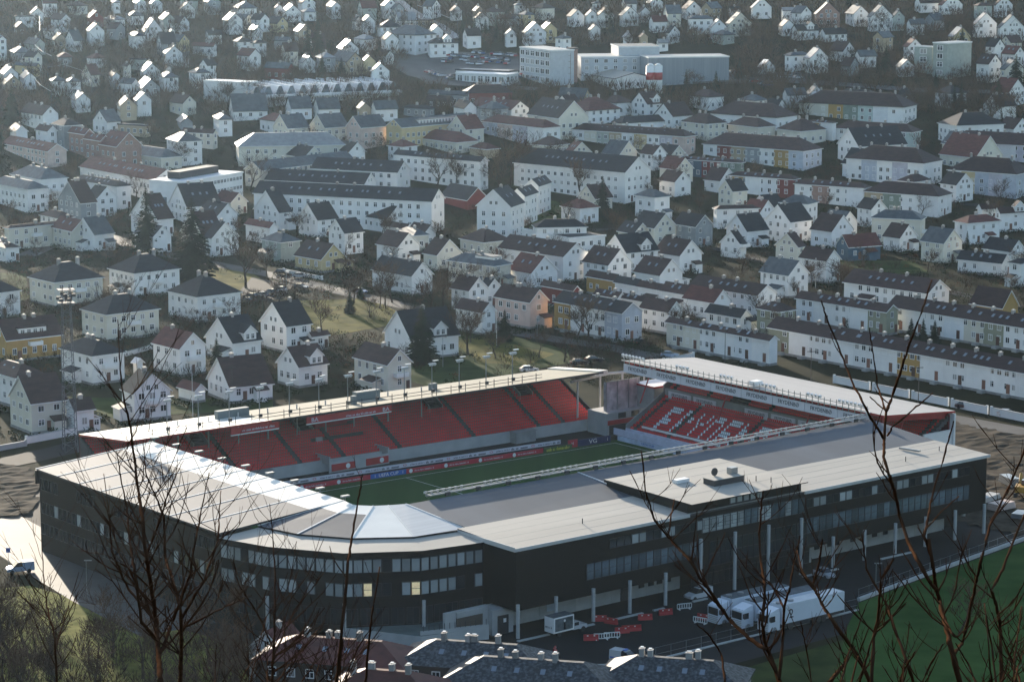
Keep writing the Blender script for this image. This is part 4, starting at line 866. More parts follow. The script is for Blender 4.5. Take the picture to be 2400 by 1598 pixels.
TABLE = '''D 60 165 35 432 40 2 h c b a
D 40 300 -60 135 30 1.2 h w b
D 375 537 208 712 40 2 h c k s a
D 925 475 757 1240 40 2 h w k s a
D 1358 638 1163 1660 40 2 h w k s a
D 735 760 568 1098 40 2 h c k s a
D -80 615 -200 142 40 2 h w k
D 45 930 -60 430 36 1.6 gL o b x
D 635 1045 425 860 40 2 h w k s a
D 1240 990 1060 1420 40 2 gR w r a
D 1605 950 1422 1800 40 1.3 gL w k d
D 1975 835 1800 2145 40 2 gL w k p
D 2150 905 2140 2265 40 1 gL w b
D 2060 1115 1915 2258 40 1.4 gL w b d
D 1585 1255 1435 1880 30 1 gL w b p
D 1345 1278 1232 1415 40 .7 gR w r
D 925 1300 845 1178 30 1.8 gR w k a
D 110 1195 -90 315 40 2 h w b s
D 215 1365 75 460 35 2 gL c b p
D 515 1415 460 650 35 1.4 gL w b
D 2215 375 2035 2380 42 1.1 gR y b sp
D 1935 262 1808 2070 40 1.7 h n s
D 1460 230 1410 1645 40 1.7 gR w k
D 1500 75 1370 1638 40 1.5 gR w k s
D 1085 100 905 1197 40 1.6 gL w b s
D 1860 158 1695 1915 40 1.5 gR w r
D 1925 53 1755 2010 40 1.7 gL w k p
D 2190 105 2060 2330 40 1.7 gL w k p
E 22 195 -85 152 40 2 gL w k
A 555 1400 405 668 40 2.8 gL g b
A 672 1365 600 806 40 2 gR w k
A 805 1290 505 905 40 2.4 h w k s
D 945 1085 920 980 40 .8 gR w w
A 1290 1425 1172 1525 30 1.7 gL w k s
A 190 1310 -60 335 38 2.4 h w s s
A 280 1240 80 468 38 2.4 h w s a
A 1060 1245 555 1245 36 2.3 gR w r s
A 1110 1090 660 1255 40 1.4 h c s s
A 1230 980 890 1395 26 2.8 h w s s
A 1645 1012 1520 2380 10 2.2 h c l
A 1800 1175 1690 2440 50 1.9 gL c s
B 385 1190 -205 475 66 2 gR w k s
B 155 1272 -523 240 68 1.4 gR w k s
B 622 1390 -600 710 68 3.2 gR w k sW
A 585 925 478 650 38 2.6 gR k r s
A 695 970 585 760 38 2.6 gR k r s
A 805 1010 690 978 38 2.6 gR k r s
A 330 1045 20 462 36 1.8 gR p r s
A 440 870 360 565 35 2.8 h g k
A 330 905 250 395 38 2 gR w b
A 295 790 150 405 38 2 gR w b
A 525 690 455 625 18 1.5 gR w l
A 830 730 810 945 15 1.8 gR t k
A 945 690 930 1045 15 2 gR w l
A 980 605 940 1105 18 2 gR g l
A 910 575 830 960 50 1.6 gR w s
A 990 490 968 1105 15 1.2 gR w l
A 1350 505 1305 1445 30 1.9 h w s
A 1430 450 1380 1492 45 1.9 gL w k
A 1720 385 1635 1800 40 2 gR w r
A 1760 300 1735 1838 30 1.8 h w k
A 1640 290 1612 1738 20 1.8 h w k
A 1745 215 1700 1810 15 1.5 gR w l
A 1470 320 1325 1495 60 1.3 gR w r
A 1440 240 1418 1530 30 1.3 gL w k
A 930 250 888 1003 20 2 h w s
A 1000 215 955 1125 14 1.2 gR W s P
A 1180 215 1172 1206 20 1.6 gR w s P
A 618 215 600 722 15 2 gR w b
A 620 122 600 715 15 1.6 gR r b
A 640 405 600 737 30 1.2 h w r
A 105 115 85 230 10 1.5 h w k
A 115 190 88 188 15 1.2 gR d k
A 370 215 300 415 35 1.2 gR w s
A 378 275 358 465 15 1.2 gR t b
A -10 275 -60 48 30 2.8 gR w s
A 362 560 345 455 20 1.9 h w s
A 472 565 455 558 20 1.9 h w s
A 30 510 -20 128 18 1.4 gR w l
A 250 455 105 275 50 1.3 gR y s
A 168 540 140 250 18 1.4 gR w l
A 1000 415 900 1020 60 1.3 f n l
A 880 455 850 905 35 1.6 gR c b
A 778 525 750 830 20 1.6 gR W b
A 1148 470 1138 1182 20 1.4 gR w s
A 1985 470 1825 2025 60 1.6 gR r s
A 2092 430 2060 2175 18 1.3 gR w l
A 1990 280 1890 2015 60 1.5 gR g s
A 1250 845 1205 1330 14 .9 gR g l
A 1470 920 1260 1500 62 1.8 gR c b
A 1508 825 1440 1602 15 2 h w s
A 1610 765 1562 1845 14 1.1 gL w s
A 2200 750 2160 2345 20 1.4 gL w s
A 2010 745 1970 2150 20 1.4 gL W s
A 1985 885 1885 2130 38 2.2 gL c s
A 2240 880 2140 2400 38 2.2 gL c s
B 135 880 38 310 42 2.6 gL p s
B 415 880 312 935 45 2.6 gL y s x
A 1000 872 815 1040 60 1.2 f t l
A 110 905 60 192 20 1.6 gR w k
A 1640 60 1605 1770 15 1.3 h w s
A 1965 85 1940 2075 15 1.4 gR w l
A 1905 55 1893 1950 20 1.4 gR w b
A 2100 85 2080 2180 15 1.2 h w l
A 945 20 920 1010 15 1.3 gR w l
A 1045 25 1030 1120 15 1.3 gR w s
A 785 18 770 830 15 1.5 h w l
A 2290 45 2250 2350 20 1.8 gR W s
B 300 38 275 388 20 2 gR w s
B 365 60 345 432 25 1.8 gR g s
B 150 150 135 236 15 1.6 gR w l
B 95 145 75 145 30 1.3 gR w k
B 270 190 250 415 10 1.8 h w k
B 510 245 318 650 45 2.8 h W s s
B 612 300 597 806 10 2 h w k sd
B 395 140 372 515 15 1.2 gL w l
B 600 145 440 640 60 1 f t l
B 625 215 600 702 15 1.4 gR w l
B 922 130 912 1015 15 1.6 gR w s
B 925 75 905 985 18 1.6 gR t l
B 765 75 750 832 20 1.4 gR w r
B 1200 37 1190 1275 15 1.8 h w l
B 1385 60 1310 1470 35 1.6 h c k
B 1265 105 1222 1330 30 1.8 h y s
B 1190 130 1112 1228 50 1.4 gR g k
B 1140 235 1128 1208 15 1.8 gR W l
B 1270 225 1248 1412 14 1.8 gR W l
B 1695 105 1683 1765 18 1.8 gR w s
B 1775 105 1758 1878 15 1.8 gR w r
B 1940 105 1918 2048 18 1.6 gR w s
B 2060 85 2042 2128 18 1.4 gR w b
B 1740 25 1728 1785 20 1.5 h w s
B 1722 205 1704 1788 20 1.4 gR w s
B 1960 255 1942 2006 30 1.6 gR w l
B 2065 255 2052 2112 18 1.6 gR t b
B 2190 295 2172 2252 20 1.1 gL w l
B 2262 225 2238 2332 40 1.5 gR W k
B 1890 545 1710 2142 24 1.4 gR w e q
B 1150 500 790 1218 62 1 f w l
B 862 642 838 1178 10 1.6 h r b
B 870 655 600 892 60 1.4 gR g s
B 1668 680 1490 1722 55 1.2 gR t s P
B 1570 720 1478 1650 45 1.6 gL w b
B 1900 712 1785 2008 38 1.6 h w b s
B 1705 765 1550 1920 38 1.8 h w r s
B 2110 715 2000 2208 40 1.8 gL w b d
B 2285 800 2158 2420 42 1.4 gL w b
B 1935 850 1870 2295 30 .9 h w k
B 1172 755 900 1292 40 1.9 gR w r s
B 1040 755 945 1152 40 2.3 h g s
B 1500 815 1285 1702 32 2.6 gR c k s
B 1390 885 975 1508 40 2.4 h w r s =Bplw
B 2370 945 1590 2440 55 2.2 h w b s =wcntWywlp
B 1590 1052 1545 1720 25 1 gR c r s
B 960 1115 365 1012 52 3.2 gR w k sW
B 1955 1190 1190 2137 49 3.4 gR w k sW
B 1165 1425 935 1262 70 3.4 gL w k s
B 1262 1353 1166 1355 70 3.4 gL w k s
B 1357 1283 1268 1450 70 3.4 gL w k s
B 2160 1365 2025 2262 40 2.3 h w s p
B 870 1378 690 1010 35 .9 gR r k
B 790 985 525 942 40 1.2 h c r s
B 1000 1032 885 1088 40 .9 h t r
B 240 752 205 388 22 1.5 gL w s
B 128 745 108 202 20 1.4 gR t s
B 605 752 430 642 55 1.1 h g k
B 742 690 590 772 55 1.2 gR d b
B 850 745 775 932 30 1.5 gR w k
B 212 492 203 332 14 1.8 gR w l
B 40 425 -70 152 32 1.8 gR t s
B 152 425 140 237 14 1.6 gR y l
C 1520 740 800 1637 60 2.2 h w b s =ccoemWw
C 165 858 -10 302 38 1.9 h c b s
C 515 880 312 637 38 1.6 h c b s
C 810 908 648 985 38 1.6 h c b s
C 645 812 190 795 50 1.5 h w b s
C 180 672 48 282 38 1.6 h w b
C 500 695 398 577 38 1.7 h w s
C 1580 915 1040 1640 58 1.9 h w b s =wwwwm
C 1035 852 865 1055 50 2 h w b s =ow
C 830 1045 140 957 52 2.2 h w b s =wrtgwoB
C 1215 1010 1068 1540 28 2.2 gL w k s
C 1660 1130 1125 1790 54 2.6 h w b s =wBwlw
C 1890 870 1690 2210 22 2.4 h w k s
C 2420 1010 1810 2500 58 1.9 h w b s =wlywl
C 2020 1085 1770 2212 38 1.6 gR c r P
C 2300 1205 1825 2420 54 2.6 h w b s =wyBlB
C 765 1240 320 802 58 2 h w b s =owWr
C 1250 1300 770 1290 58 2 h w b s =wkwW
C 1762 1358 1250 1852 56 2.1 h w b s =tewW
C 395 1125 -130 422 58 2 h b b s =Bbre
C 235 1445 212 522 12 1.9 h w b
C 592 1430 478 697 38 1.6 gL w k
F 742 118 572 886 40 2 gL w k
C 860 1410 668 927 58 2.2 h w s
F 1090 130 960 1200 40 1.5 gR w s
F 1640 105 1300 1668 70 2.5 h c s a
F 1965 130 1872 2182 30 2 h W r
C 2190 1470 2150 2400 22 1.8 gL W b d
C 2062 1440 2030 2172 22 1.2 gL w b
C 52 132 35 207 10 2.2 h w s
C 202 185 185 300 18 1.6 gR W l
C 325 162 300 472 18 1.8 gR c s s
C 482 52 470 612 15 1.6 gR w l
C 335 70 318 402 18 1.3 gL w k
C 692 72 680 822 12 1.6 gL w l
C 925 95 908 1082 12 1.9 gR k s
C 1180 95 1122 1278 18 1.8 gR w s
C 1300 115 1275 1447 20 2.1 gR w s
C 1450 120 1432 1528 25 1.9 gR n s
C 1572 165 1543 1667 30 1.6 gL w s P
C 690 180 660 772 15 1.3 gR w s
C 790 210 750 937 25 1.3 gL w k d
C 985 235 943 1132 25 1 gL w k
C 1640 20 1598 1762 20 1.4 gL w b
C 1790 35 1765 1928 20 1.4 gR w r
C 2020 165 1998 2162 18 1.9 gR w l
C 2190 190 2168 2352 18 2 gR w s d
C 2160 35 2143 2272 18 1.8 gR W b
C 745 385 703 872 30 2.1 h w s
C 880 400 840 1002 22 2.1 gR w l
C 1105 352 1013 1188 42 1.4 gR w b
C 545 465 515 637 20 .8 gR w w
C 2110 440 2022 2192 40 2.5 gR w b s
C 2290 372 2198 2354 40 2.3 gR w r s
C 2225 478 2188 2347 20 2.2 gR c s d
C 725 655 688 850 18 1.6 gL W s
C 880 645 852 967 25 1.6 gR W s
C 1300 662 1060 1357 50 1.1 h d k
C 1520 650 1488 1572 40 1.2 gR d k
C 660 722 575 702 50 1.3 gR w k
E 445 165 278 490 40 1.3 gR w b
E 580 185 470 652 40 1.5 gR w b
E 500 215 385 602 28 1.4 h c s
E 390 290 245 538 40 1.5 gR w b
E 660 345 568 825 40 1.4 gR c b p
E 980 262 820 1162 38 1.2 h c b s
E 1345 160 1322 1690 8 1.9 h w k
E 1570 240 1245 1818 32 1.1 f w k
E 1050 425 740 1168 48 1.9 h c s x
E 1530 358 1085 1698 44 2.3 gR w b s
E 1310 470 1155 1488 38 1.3 gR W r s
E 1840 415 1668 1998 40 1.7 gR w b s
E 1965 330 1820 2182 35 1.9 gL w k d
F -20 350 -195 130 40 1.6 gR w b sp
E 2195 485 2020 2350 40 1.4 gR w b s
E 1885 520 1690 1937 40 1.4 gR o b
E 2040 555 1885 2092 40 1.4 gR w k
E 2205 585 2042 2252 40 1.4 gR w b
E 2372 615 2205 2450 40 1.4 gR w b s
E 1600 590 1380 1642 40 1.5 gR r b
E 1905 640 1745 1952 40 1.5 gR w b s
E 2078 662 1915 2112 40 1.5 gR w b
E 1935 748 1468 2070 40 2.2 gR w k s =owwB
E 2255 737 2060 2348 42 1.7 gR w b
E 1300 670 1060 1422 42 2.1 gR p b p
E 970 740 790 1062 42 1.7 gR w b
E 880 590 760 1007 42 1.8 gR w b
E 990 595 940 1112 42 1.3 gR w k
E 485 490 215 628 40 1.6 gR w k
E 480 925 300 808 32 1.5 gL w k d
E 320 1100 92 482 38 2 gR c b a
F 400 275 262 437 42 1.2 gL w k
F 795 290 640 840 48 1.9 gL c b
F 90 150 -60 205 38 2 gR g k
F 730 485 535 862 40 1.9 gR w s
F 990 385 805 1082 42 2 gR w b
F 1145 290 1060 1362 25 1.2 gL b r p
F 1800 265 1642 1922 40 1.8 gR c s p
F 2200 402 1895 2252 50 1.1 gR w k
F 2260 322 2070 2354 40 1.3 gR w k
F 2330 410 2245 2460 40 1.9 h w k
F 1690 610 1110 1832 44 1.7 gR w b s
F 2205 705 1985 2308 40 .95 gR o b P
F 515 625 50 640 42 1.8 gR w b s
F 215 672 5 328 42 1.4 gR w r
F 400 775 160 467 42 1 gR w k
F 660 740 510 772 40 1.9 h G b
F 1405 738 780 1480 42 1.8 gR w b s =WwwwG
F 2640 892 1410 2760 41 1.8 gR w b s =wwwWcGwww
F 600 935 -112 650 40 1.8 gR w b s =ccwwWw
F 2640 1208 588 2760 40 1.8 gR w b s =Gwwwwwowwwwww
'''
for line in TABLE.strip().splitlines():
    line = line.strip()
    if not line or line.startswith('#'): continue
    f = line.split(None, 10)
    ox, oy = CROP[f[0]]; xc, ye, xl, xr = [float(q) * 0.34 for q in f[1:5]]
    house(ox + xc, oy + ye, ox + xl, ox + xr, float(f[5]), float(f[6]), f[7], f[8], f[9], f[10] if len(f) > 10 else '')

fl = random.Random(23); made = 0; tries = 0
while made < 62 and tries < 6000:
    tries += 1
    px, py = fl.uniform(-10, 2410), fl.uniform(-2, 205)
    if (930 < px < 1720 and 95 < py < 215) or (470 < px < 940 and 150 < py) or (px > 1650 and py > 160): continue
    if px > 930 and fl.random() < .25: continue
    if any(abs(px - H_[1]) < 36 + 12 * (H_[7] > 14) and abs(py - H_[2]) < 19 for H_ in HOUSES): continue
    D_ = gp(px, py).y; w_ = fl.uniform(7, 10) * FPX / D_; th_ = fl.choice((12, 16, 20, 35, 42, 50)); rt_ = fl.choice(('gR', 'gR', 'gL', 'h')); f_ = .25 if th_ < 25 else .5
    house(px, py, px - w_ * f_, px + w_ * (1 - f_), th_, fl.choice((1.2, 1.5, 1.8, 2)), rt_, fl.choice('wwwwwWWccgtny'), fl.choice('sssbbkkllr')); made += 1

made = 0; tries = 0
while made < 42 and tries < 8000:
    tries += 1
    px, py = fl.uniform(20, 2390), fl.uniform(215, 560)
    if (470 < px < 940 and py < 250) or (540 < px < 640 and 370 < py < 460) or (1000 < px < 1200 and 400 < py < 470): continue
    if any(-20 - 3.6 * H_[7] * (H_[7] > 14) < px - H_[1] < 95 and -28 < py - H_[2] < 40 for H_ in HOUSES): continue
    D_ = gp(px, py).y; w_ = fl.uniform(13, 19) * FPX / D_ * .72
    house(px, py, px - w_ * .5, px + w_ * .5, fl.choice((38, 42, 46, 34)), fl.choice((1.2, 1.5, 1.8)), fl.choice(('gR', 'gL', 'h', 'gR')), fl.choice('wwwWcc'), fl.choice('bbkkrs')); made += 1
# ---------------------------------------------------------------- larger single buildings
def block(label, xc, ye, xl, xr, th, h, floors, wc, roofm, sp=2.4, ww=1.5, wh=1.4, maxd=None, name='office_block', glass=0, cat='building', z0=1.0, capL=None, capM=None, sides='RL'):
    P, L, M, u, v = place(xc, ye, xl, xr, th, h)
    if capL: L = min(L, capL)
    if capM: M = min(M, capM)
    c = P + u * (L / 2) + v * (M / 2)
    t = thing(name, label, cat, (c.x, c.y, P.z), R(th))
    m = MB(); m.box(-L / 2, L / 2, -M / 2, M / 2, -4, h); m.build('wall', wc, t)
    m = MB(); m.box(-L / 2 - .2, L / 2 + .2, -M / 2 - .2, M / 2 + .2, h, h + .5, 1, 0); m.build('roof', [roofm, TRIM], t)
    fh = (h - z0) / floors
    for s in range(floors):
        for fl, side in ((L, 'R'), (M, 'L')):
            if side not in sides: continue
            n = int((fl - 1) / sp)
            for k in range(n):
                q = ((k + .5) / n - .5) * (fl - .8); z = z0 + fh * s + (fh - wh) * .5; me = WMES[(0, 2, 3, 0)[hrnd.randrange(3)]]
                if side == 'R': link('window', me, t, (q, -M / 2 - .012, z), 0, (ww, 1, wh))
                else: link('window', me, t, (-L / 2 - .012, q, z), R(-90), (ww, 1, wh))
    return t, L, M
OFFW = mat('office_grey_white', (0.5, 0.52, 0.54), .6, var=.08)
s_, L_, M_ = block('white flat roofed office block with sib sign and ribbon windows', 430, 430, 352, 570, 62, 10.2, 3, WHITE, RC['w'], sp=1.85, ww=1.65, wh=1.3, sides='R', capM=26)
m = MB(); m.box(-L_ / 2 + 6, L_ / 2 - 6, -1, M_ / 2 - 3, 10.5, 13); m.build('penthouse', DARKM, s_)
m = MB(); m.box(-L_ / 2 - .1, -L_ / 2 - .02, -M_ / 2 + 1.2, -M_ / 2 + 4.2, 4.2, 6.2); m.build('sign_board', mat('maroon_sign', (.12, .01, .03), .5), s_)
text('sign_lettering', 'S|b', 1.3, (-L_ / 2 - .13, -M_ / 2 + 2.7, 5.2), R(90), R(-90), TRIM, s_)
m = MB(); m.box(-L_ / 2 - .08, -L_ / 2 - .02, 0, 4.5, .3, 5.2); m.build('tall_window', GLASSB, s_)
t, L, M = block('white four storey office with grid of windows beside the scaffolded building', 1290, 121, 1218, 1345, 28, 14.5, 4, OFFW, RC['l'], sp=4.2, ww=3.4, wh=2.3, capL=20, sides='L')
t, L, M = block('brown scaffolded building between the white office and the chimney stack', 1295, 131, 1290, 1335, 14, 12, 4, WC['t'], RC['l'], sp=3, capM=12)
m = MB()
for k in range(8):
    x = -L / 2 + L * k / 7; m.box(x - .06, x + .06, -M / 2 - 1.5, -M / 2 - 1.38, -2, 13)
for z in (2, 4.5, 7, 9.5, 12): m.box(-L / 2, L / 2, -M / 2 - 1.6, -M / 2 - .2, z, z + .1)
m.build('scaffold', mat('rusty_scaffold', (.25, .15, .1), .7), t)
block('long white office with square windows behind the beige roofed hall', 1362, 136, 1345, 1545, 8, 9.5, 3, OFFW, RC['l'], sp=3.6, ww=1.7, wh=1.7, capM=22, sides='R')
block('low white rooftop storey of the far office with slate roof', 1450, 112, 1430, 1545, 8, 12, 1, OFFW, RC['s'], sp=5, capM=18, sides='')
block('grey blue windowless warehouse on the far hillside edge', 1520, 137, 1500, 1708, 10, 11.5, 1, mat('corrugated_grey', (.22, .25, .28), .6, var=.12, scale=.4, stretch=(3, 3, .1)), RC['l'], sides='', capM=20, name='warehouse')
block('grey concrete office with square window grid below the hillside houses, left half', 2185, 112, 2142, 2192, 55, 11, 3, WC['n'], RC['l'], sp=4.5, ww=3.2, wh=2.2, capL=8, sides='L')
block('grey concrete office with square window grid, taller right half', 2220, 104, 2185, 2275, 40, 14.5, 4, WC['n'], RC['l'], sp=4.5, ww=3.2, wh=2.2, sides='L', capL=24)
block('long low white car showroom among the parked cars', 1185, 178, 1068, 1215, 60, 4.5, 1, WC['W'], RC['w'], sp=3, ww=2.6, wh=2.6, capL=16, name='showroom')
block('white flat hall at the left end of the sawtooth roofed factory', 578, 196, 478, 604, 60, 8.5, 1, WHITE, RC['w'], sides='', name='hall', capL=18)
# sawtooth factory
P, L, M, u, v = place(588, 224, 578, 935, 26, 5.2); M = 34; L = min(L, 84)
c = P + u * (L / 2) + v * (M / 2); t = thing('sawtooth_factory', 'white factory hall with a row of sawtooth roof lights', 'factory', (c.x, c.y, P.z), R(26))
m = MB(); m.box(-L / 2, L / 2, -M / 2, M / 2, -4, 4.2); m.build('wall', WHITE, t)
m = MB(); m.box(-L / 2 - .3, L / 2 + .3, -M / 2 - 2.5, M / 2, 4.2, 5.2); m.build('canopy', WHITE, t)
n = 13
for k in range(n):
    x0 = -L / 2 + L * k / n; x1 = x0 + L / n; q = (x1 - x0)
    m = MB(); k6 = [(x0 + .1 * q, 5.2), (x1 - .1 * q, 5.2), (x1 - .33 * q, 8.4), (x0 + .42 * q, 8.4)]
    a = len(m.v); m.v += [(x, -M / 2, z) for x, z in k6] + [(x, M / 2, z) for x, z in k6]
    m.f += [(a, a + 1, a + 2, a + 3), (a + 7, a + 6, a + 5, a + 4)]; m.m += [1, 0]
    for i in range(4): j = (i + 1) % 4; m.f.append((a + i, a + 4 + i, a + 4 + j, a + j)); m.m.append(0)
    m.build('roof_light', [RC['w'], GLASSB], t)
# brick chimney stack
p = gp(1341, 193); t = thing('chimney_stack', 'tall square brick chimney stack before the far office', 'chimney', p, R(30))
m = MB(); m.box(-1.6, 1.6, -1.6, 1.6, -3, 13.5); m.build('shaft', WC['k'], t); m = MB(); m.box(-1.8, 1.8, -1.8, 1.8, 13.5, 14.2); m.build('cap', WC['d'], t)
for i, px in enumerate((1524, 1542)):
    p = gp(px, 219); t = thing('silo', 'white silo with red band behind the brown roofs, %s of two' % ('left', 'right')[i], 'silo', p, 0, 'red banded silos')
    m = MB(); m.cyl(0, 0, -2, 11, 1.75, ns=18); m.tube([(0, 0, 11), (0, 0, 12)], [1.75, .5], 18); m.build('drum', WHITE, t, True)
    m = MB(); m.cyl(0, 0, 5.4, 8.4, 1.8, ns=18); m.build('band', REDP, t, True)

# ---------------------------------------------------------------- labels for the houses
LM = []
def nm(px, py):
    z = py
    return z
kinds = {'gL': 'gabled', 'gR': 'gabled', 'h': 'hip roofed', 'f': 'flat roofed'}
ANCH = [('the tall lattice mast', 165, 880), ('the two big spruces', 400, 560), ('the sib office block', 460, 440), ('the sawtooth factory', 750, 200), ('the car showroom', 1130, 165), ('the brick chimney stack', 1341, 150), ('the red banded silos', 1533, 195),
        ('the grey window grid office', 2200, 130), ('the blue house', 1990, 570), ('the far stand floodlights', 900, 870), ('the end stand roof', 1850, 900), ('the yellow gabled house', 760, 590), ('the long white slab block', 820, 490), ('the stepped white apartments', 1240, 480),
        ('the flagpole lawn', 1160, 800), ('the beige roofed hall', 1450, 175), ('the ochre house', 2350, 720), ('the white rooftop office', 1500, 120), ('the black manor roof', 1040, 110), ('the lone dark conifer', 1412, 480), ('the lamp post cars', 640, 690)]
def size_word(L, st):
    if L > 30: return 'very long'
    if L > 19: return 'long'
    if st < 1: return 'tiny'
    if L < 8.5: return 'small'
    return ''
groups = {}
for H_ in HOUSES:
    root, px, py, wc, rc, rt, st, L, D, o = H_
    if len(wc) > 1: base = 'terrace of %s houses' % ' '.join([]) ; cols = []; [cols.append(WN[q]) for q in wc if WN[q] not in cols]; base = ('%s terrace of %s houses, %s roof' % (size_word(L, st) or 'short', ' and '.join(cols[:2]), RN[rc])).strip()
    else:
        k = 'garage' if st < 1 else ('flats' if (st > 2.5 and L > 18) else 'house')
        base = ' '.join(x for x in (size_word(L, st), WN[wc], kinds[rt], k, 'with', RN[rc], 'roof') if x)
        root.name = {'garage': 'garage', 'flats': 'apartment_block', 'house': 'house'}[k]
    if len(wc) > 1: root.name = 'terraced_houses'
    a = min(ANCH, key=lambda q: (q[1] - px) ** 2 + ((q[2] - py) * 1.6) ** 2)
    dx, dy = px - a[1], (py - a[2]) * 1.6
    if abs(dx) > abs(dy): rel = 'left of' if dx < 0 else 'right of'
    else: rel = 'above' if dy < 0 else 'below'
    H_.append((math.hypot(dx, dy)))
    groups.setdefault((base, rel, a[0]), []).append((math.hypot(dx, dy), root, k if len(wc) == 1 else 'terrace'))
for (base, rel, an), L0 in groups.items():
    L0.sort(key=lambda q: q[0])
    for i, (d, root, k) in enumerate(L0):
        root['label'] = base + (', ' if len(L0) == 1 else ', %s ' % ('nearest' if i == 0 else ORD[i] + ' nearest')) + rel + ' ' + an
        root['category'] = {'flats': 'apartment block', 'terrace': 'terrace', 'garage': 'garage'}.get(k, 'house')
for H_ in HOUSES:
    q = H_[0]
    if len(q['label'].replace(',', ' ').split()) > 16: q['label'] = q['label'].replace(', brown roof', '').replace('very long', 'long')
for H_ in HOUSES: H_[0]['group'] = 'houses of the town behind the stadium'

# ---------------------------------------------------------------- roads, lawns, yards
def inside(x, y, P):
    c = False
    for i in range(len(P)):
        (x0, y0), (x1, y1) = P[i - 1], P[i]
        if (y0 > y) != (y1 > y) and x < (x1 - x0) * (y - y0) / (y1 - y0) + x0: c = not c
    return c
def bumpy(name, pts, px):
    P = [gp(*p) for p in pts] if px else [S(*p) for p in pts]; Q = [(p.x, p.y) for p in P]; m = MB(); rr = random.Random(len(name)); hs = {}
    x0, x1, y0, y1 = min(q[0] for q in Q), max(q[0] for q in Q), min(q[1] for q in Q), max(q[1] for q in Q); st = 1.6
    def H(i, j):
        if (i, j) not in hs: hs[(i, j)] = max(0.05, .25 + .2 * math.sin(i * .31 + j * .23) * math.sin(j * .27 - i * .2) + rr.uniform(-.16, .16))
        return hs[(i, j)]
    for i in range(int((x1 - x0) / st)):
        for j in range(int((y1 - y0) / st)):
            x, y = x0 + i * st, y0 + j * st
            if inside(x + st / 2, y + st / 2, Q): m.face([(x, y, H(i, j)), (x + st, y, H(i + 1, j)), (x + st, y + st, H(i + 1, j + 1)), (x, y + st, H(i, j + 1))])
    return struct(name, m, DIRT)
ribbon('street', [(60, 600), (150, 562), (240, 548), (330, 585), (480, 615), (640, 645), (800, 684), (960, 720), (1180, 775), (1330, 800), (1420, 812), (1560, 842)], 6.5, STREET, 0.07)
ribbon('street', [(1560, 842), (1700, 868), (1957, 925), (2150, 968), (2420, 1018)], 8, STREET, 0.08)
ribbon('street', [(-40, 1095), (60, 1075), (160, 1052), (300, 1012)], 8, ASPH, 0.09)
ribbon('access_road', [(-80, 1195), (40, 1262), (130, 1318), (260, 1395), (420, 1475)], 13, WETASPH, 0.06)
ribbon('street', [(925, -6), (950, 18), (985, 40), (1030, 62), (1072, 92)], 5, RC['l'], 0.25)
ribbon('street', [(425, 100), (432, 125), (428, 160)], 5, RC['l'], 0.25)
ribbon('street', [(915, 125), (935, 152), (975, 178), (1060, 200), (1160, 205), (1260, 212)], 8, WETASPH, 0.3)
ribbon('street', [(1620, 195), (1780, 190), (1950, 200), (2150, 215), (2420, 222)], 10, WETASPH, 0.3)
ribbon('street', [(560, 380), (620, 395), (760, 408), (850, 452)], 5, ASPH, 0.1)
ribbon('street', [(1390, 540), (1480, 535), (1600, 560), (1780, 610), (2000, 640), (2400, 720)], 5, ASPH, 0.1)
ribbon('street', [(1700, 430), (1850, 420), (2130, 470), (2400, 490)], 5, ASPH, 0.1)
for q in range(5):
    ribbon('lane_marking', [(205 + 26 * q, 1314 + 14.5 * q), (221 + 26 * q, 1323 + 14.5 * q)], .16, PAINT, 0.1)
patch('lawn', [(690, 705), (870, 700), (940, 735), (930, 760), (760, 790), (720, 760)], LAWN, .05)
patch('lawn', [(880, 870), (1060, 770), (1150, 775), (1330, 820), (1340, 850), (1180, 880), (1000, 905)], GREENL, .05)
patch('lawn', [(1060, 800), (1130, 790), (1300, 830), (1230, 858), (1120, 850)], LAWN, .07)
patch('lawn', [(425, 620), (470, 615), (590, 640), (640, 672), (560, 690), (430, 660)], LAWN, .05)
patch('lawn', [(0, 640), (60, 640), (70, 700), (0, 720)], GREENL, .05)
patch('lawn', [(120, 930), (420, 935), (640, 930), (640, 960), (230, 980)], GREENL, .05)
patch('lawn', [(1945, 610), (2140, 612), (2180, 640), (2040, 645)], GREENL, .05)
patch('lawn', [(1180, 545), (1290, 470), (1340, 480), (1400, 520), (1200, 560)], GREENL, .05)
bumpy('bank', [(-60, 1090), (70, 1095), (92, 1135), (80, 1205), (-60, 1222)], True)
patch('roadside_grass', [(-90, 1388), (70, 1372), (300, 1440), (520, 1500), (620, 1640), (-90, 1640)], mat('yellow_green_bank', (.12, .13, .03), .95, spec=0.02, var=.3, scale=.3, col2=(.18, .17, .05), detail=8), .04)
bumpy('building_site', [(106, -8), (117, -18), (170, 5), (170, 80), (129, 75), (129, 20), (106, 12)], False)
patch('car_park', [(940, 118), (1215, 128), (1220, 200), (1000, 198), (935, 150)], WETASPH, .15)
patch('car_park', [(1700, 170), (1900, 172), (1905, 190), (1700, 200)], WETASPH, .35)
patch('car_park', [(565, 680), (590, 650), (690, 668), (660, 700), (570, 712)], ASPH, .08)

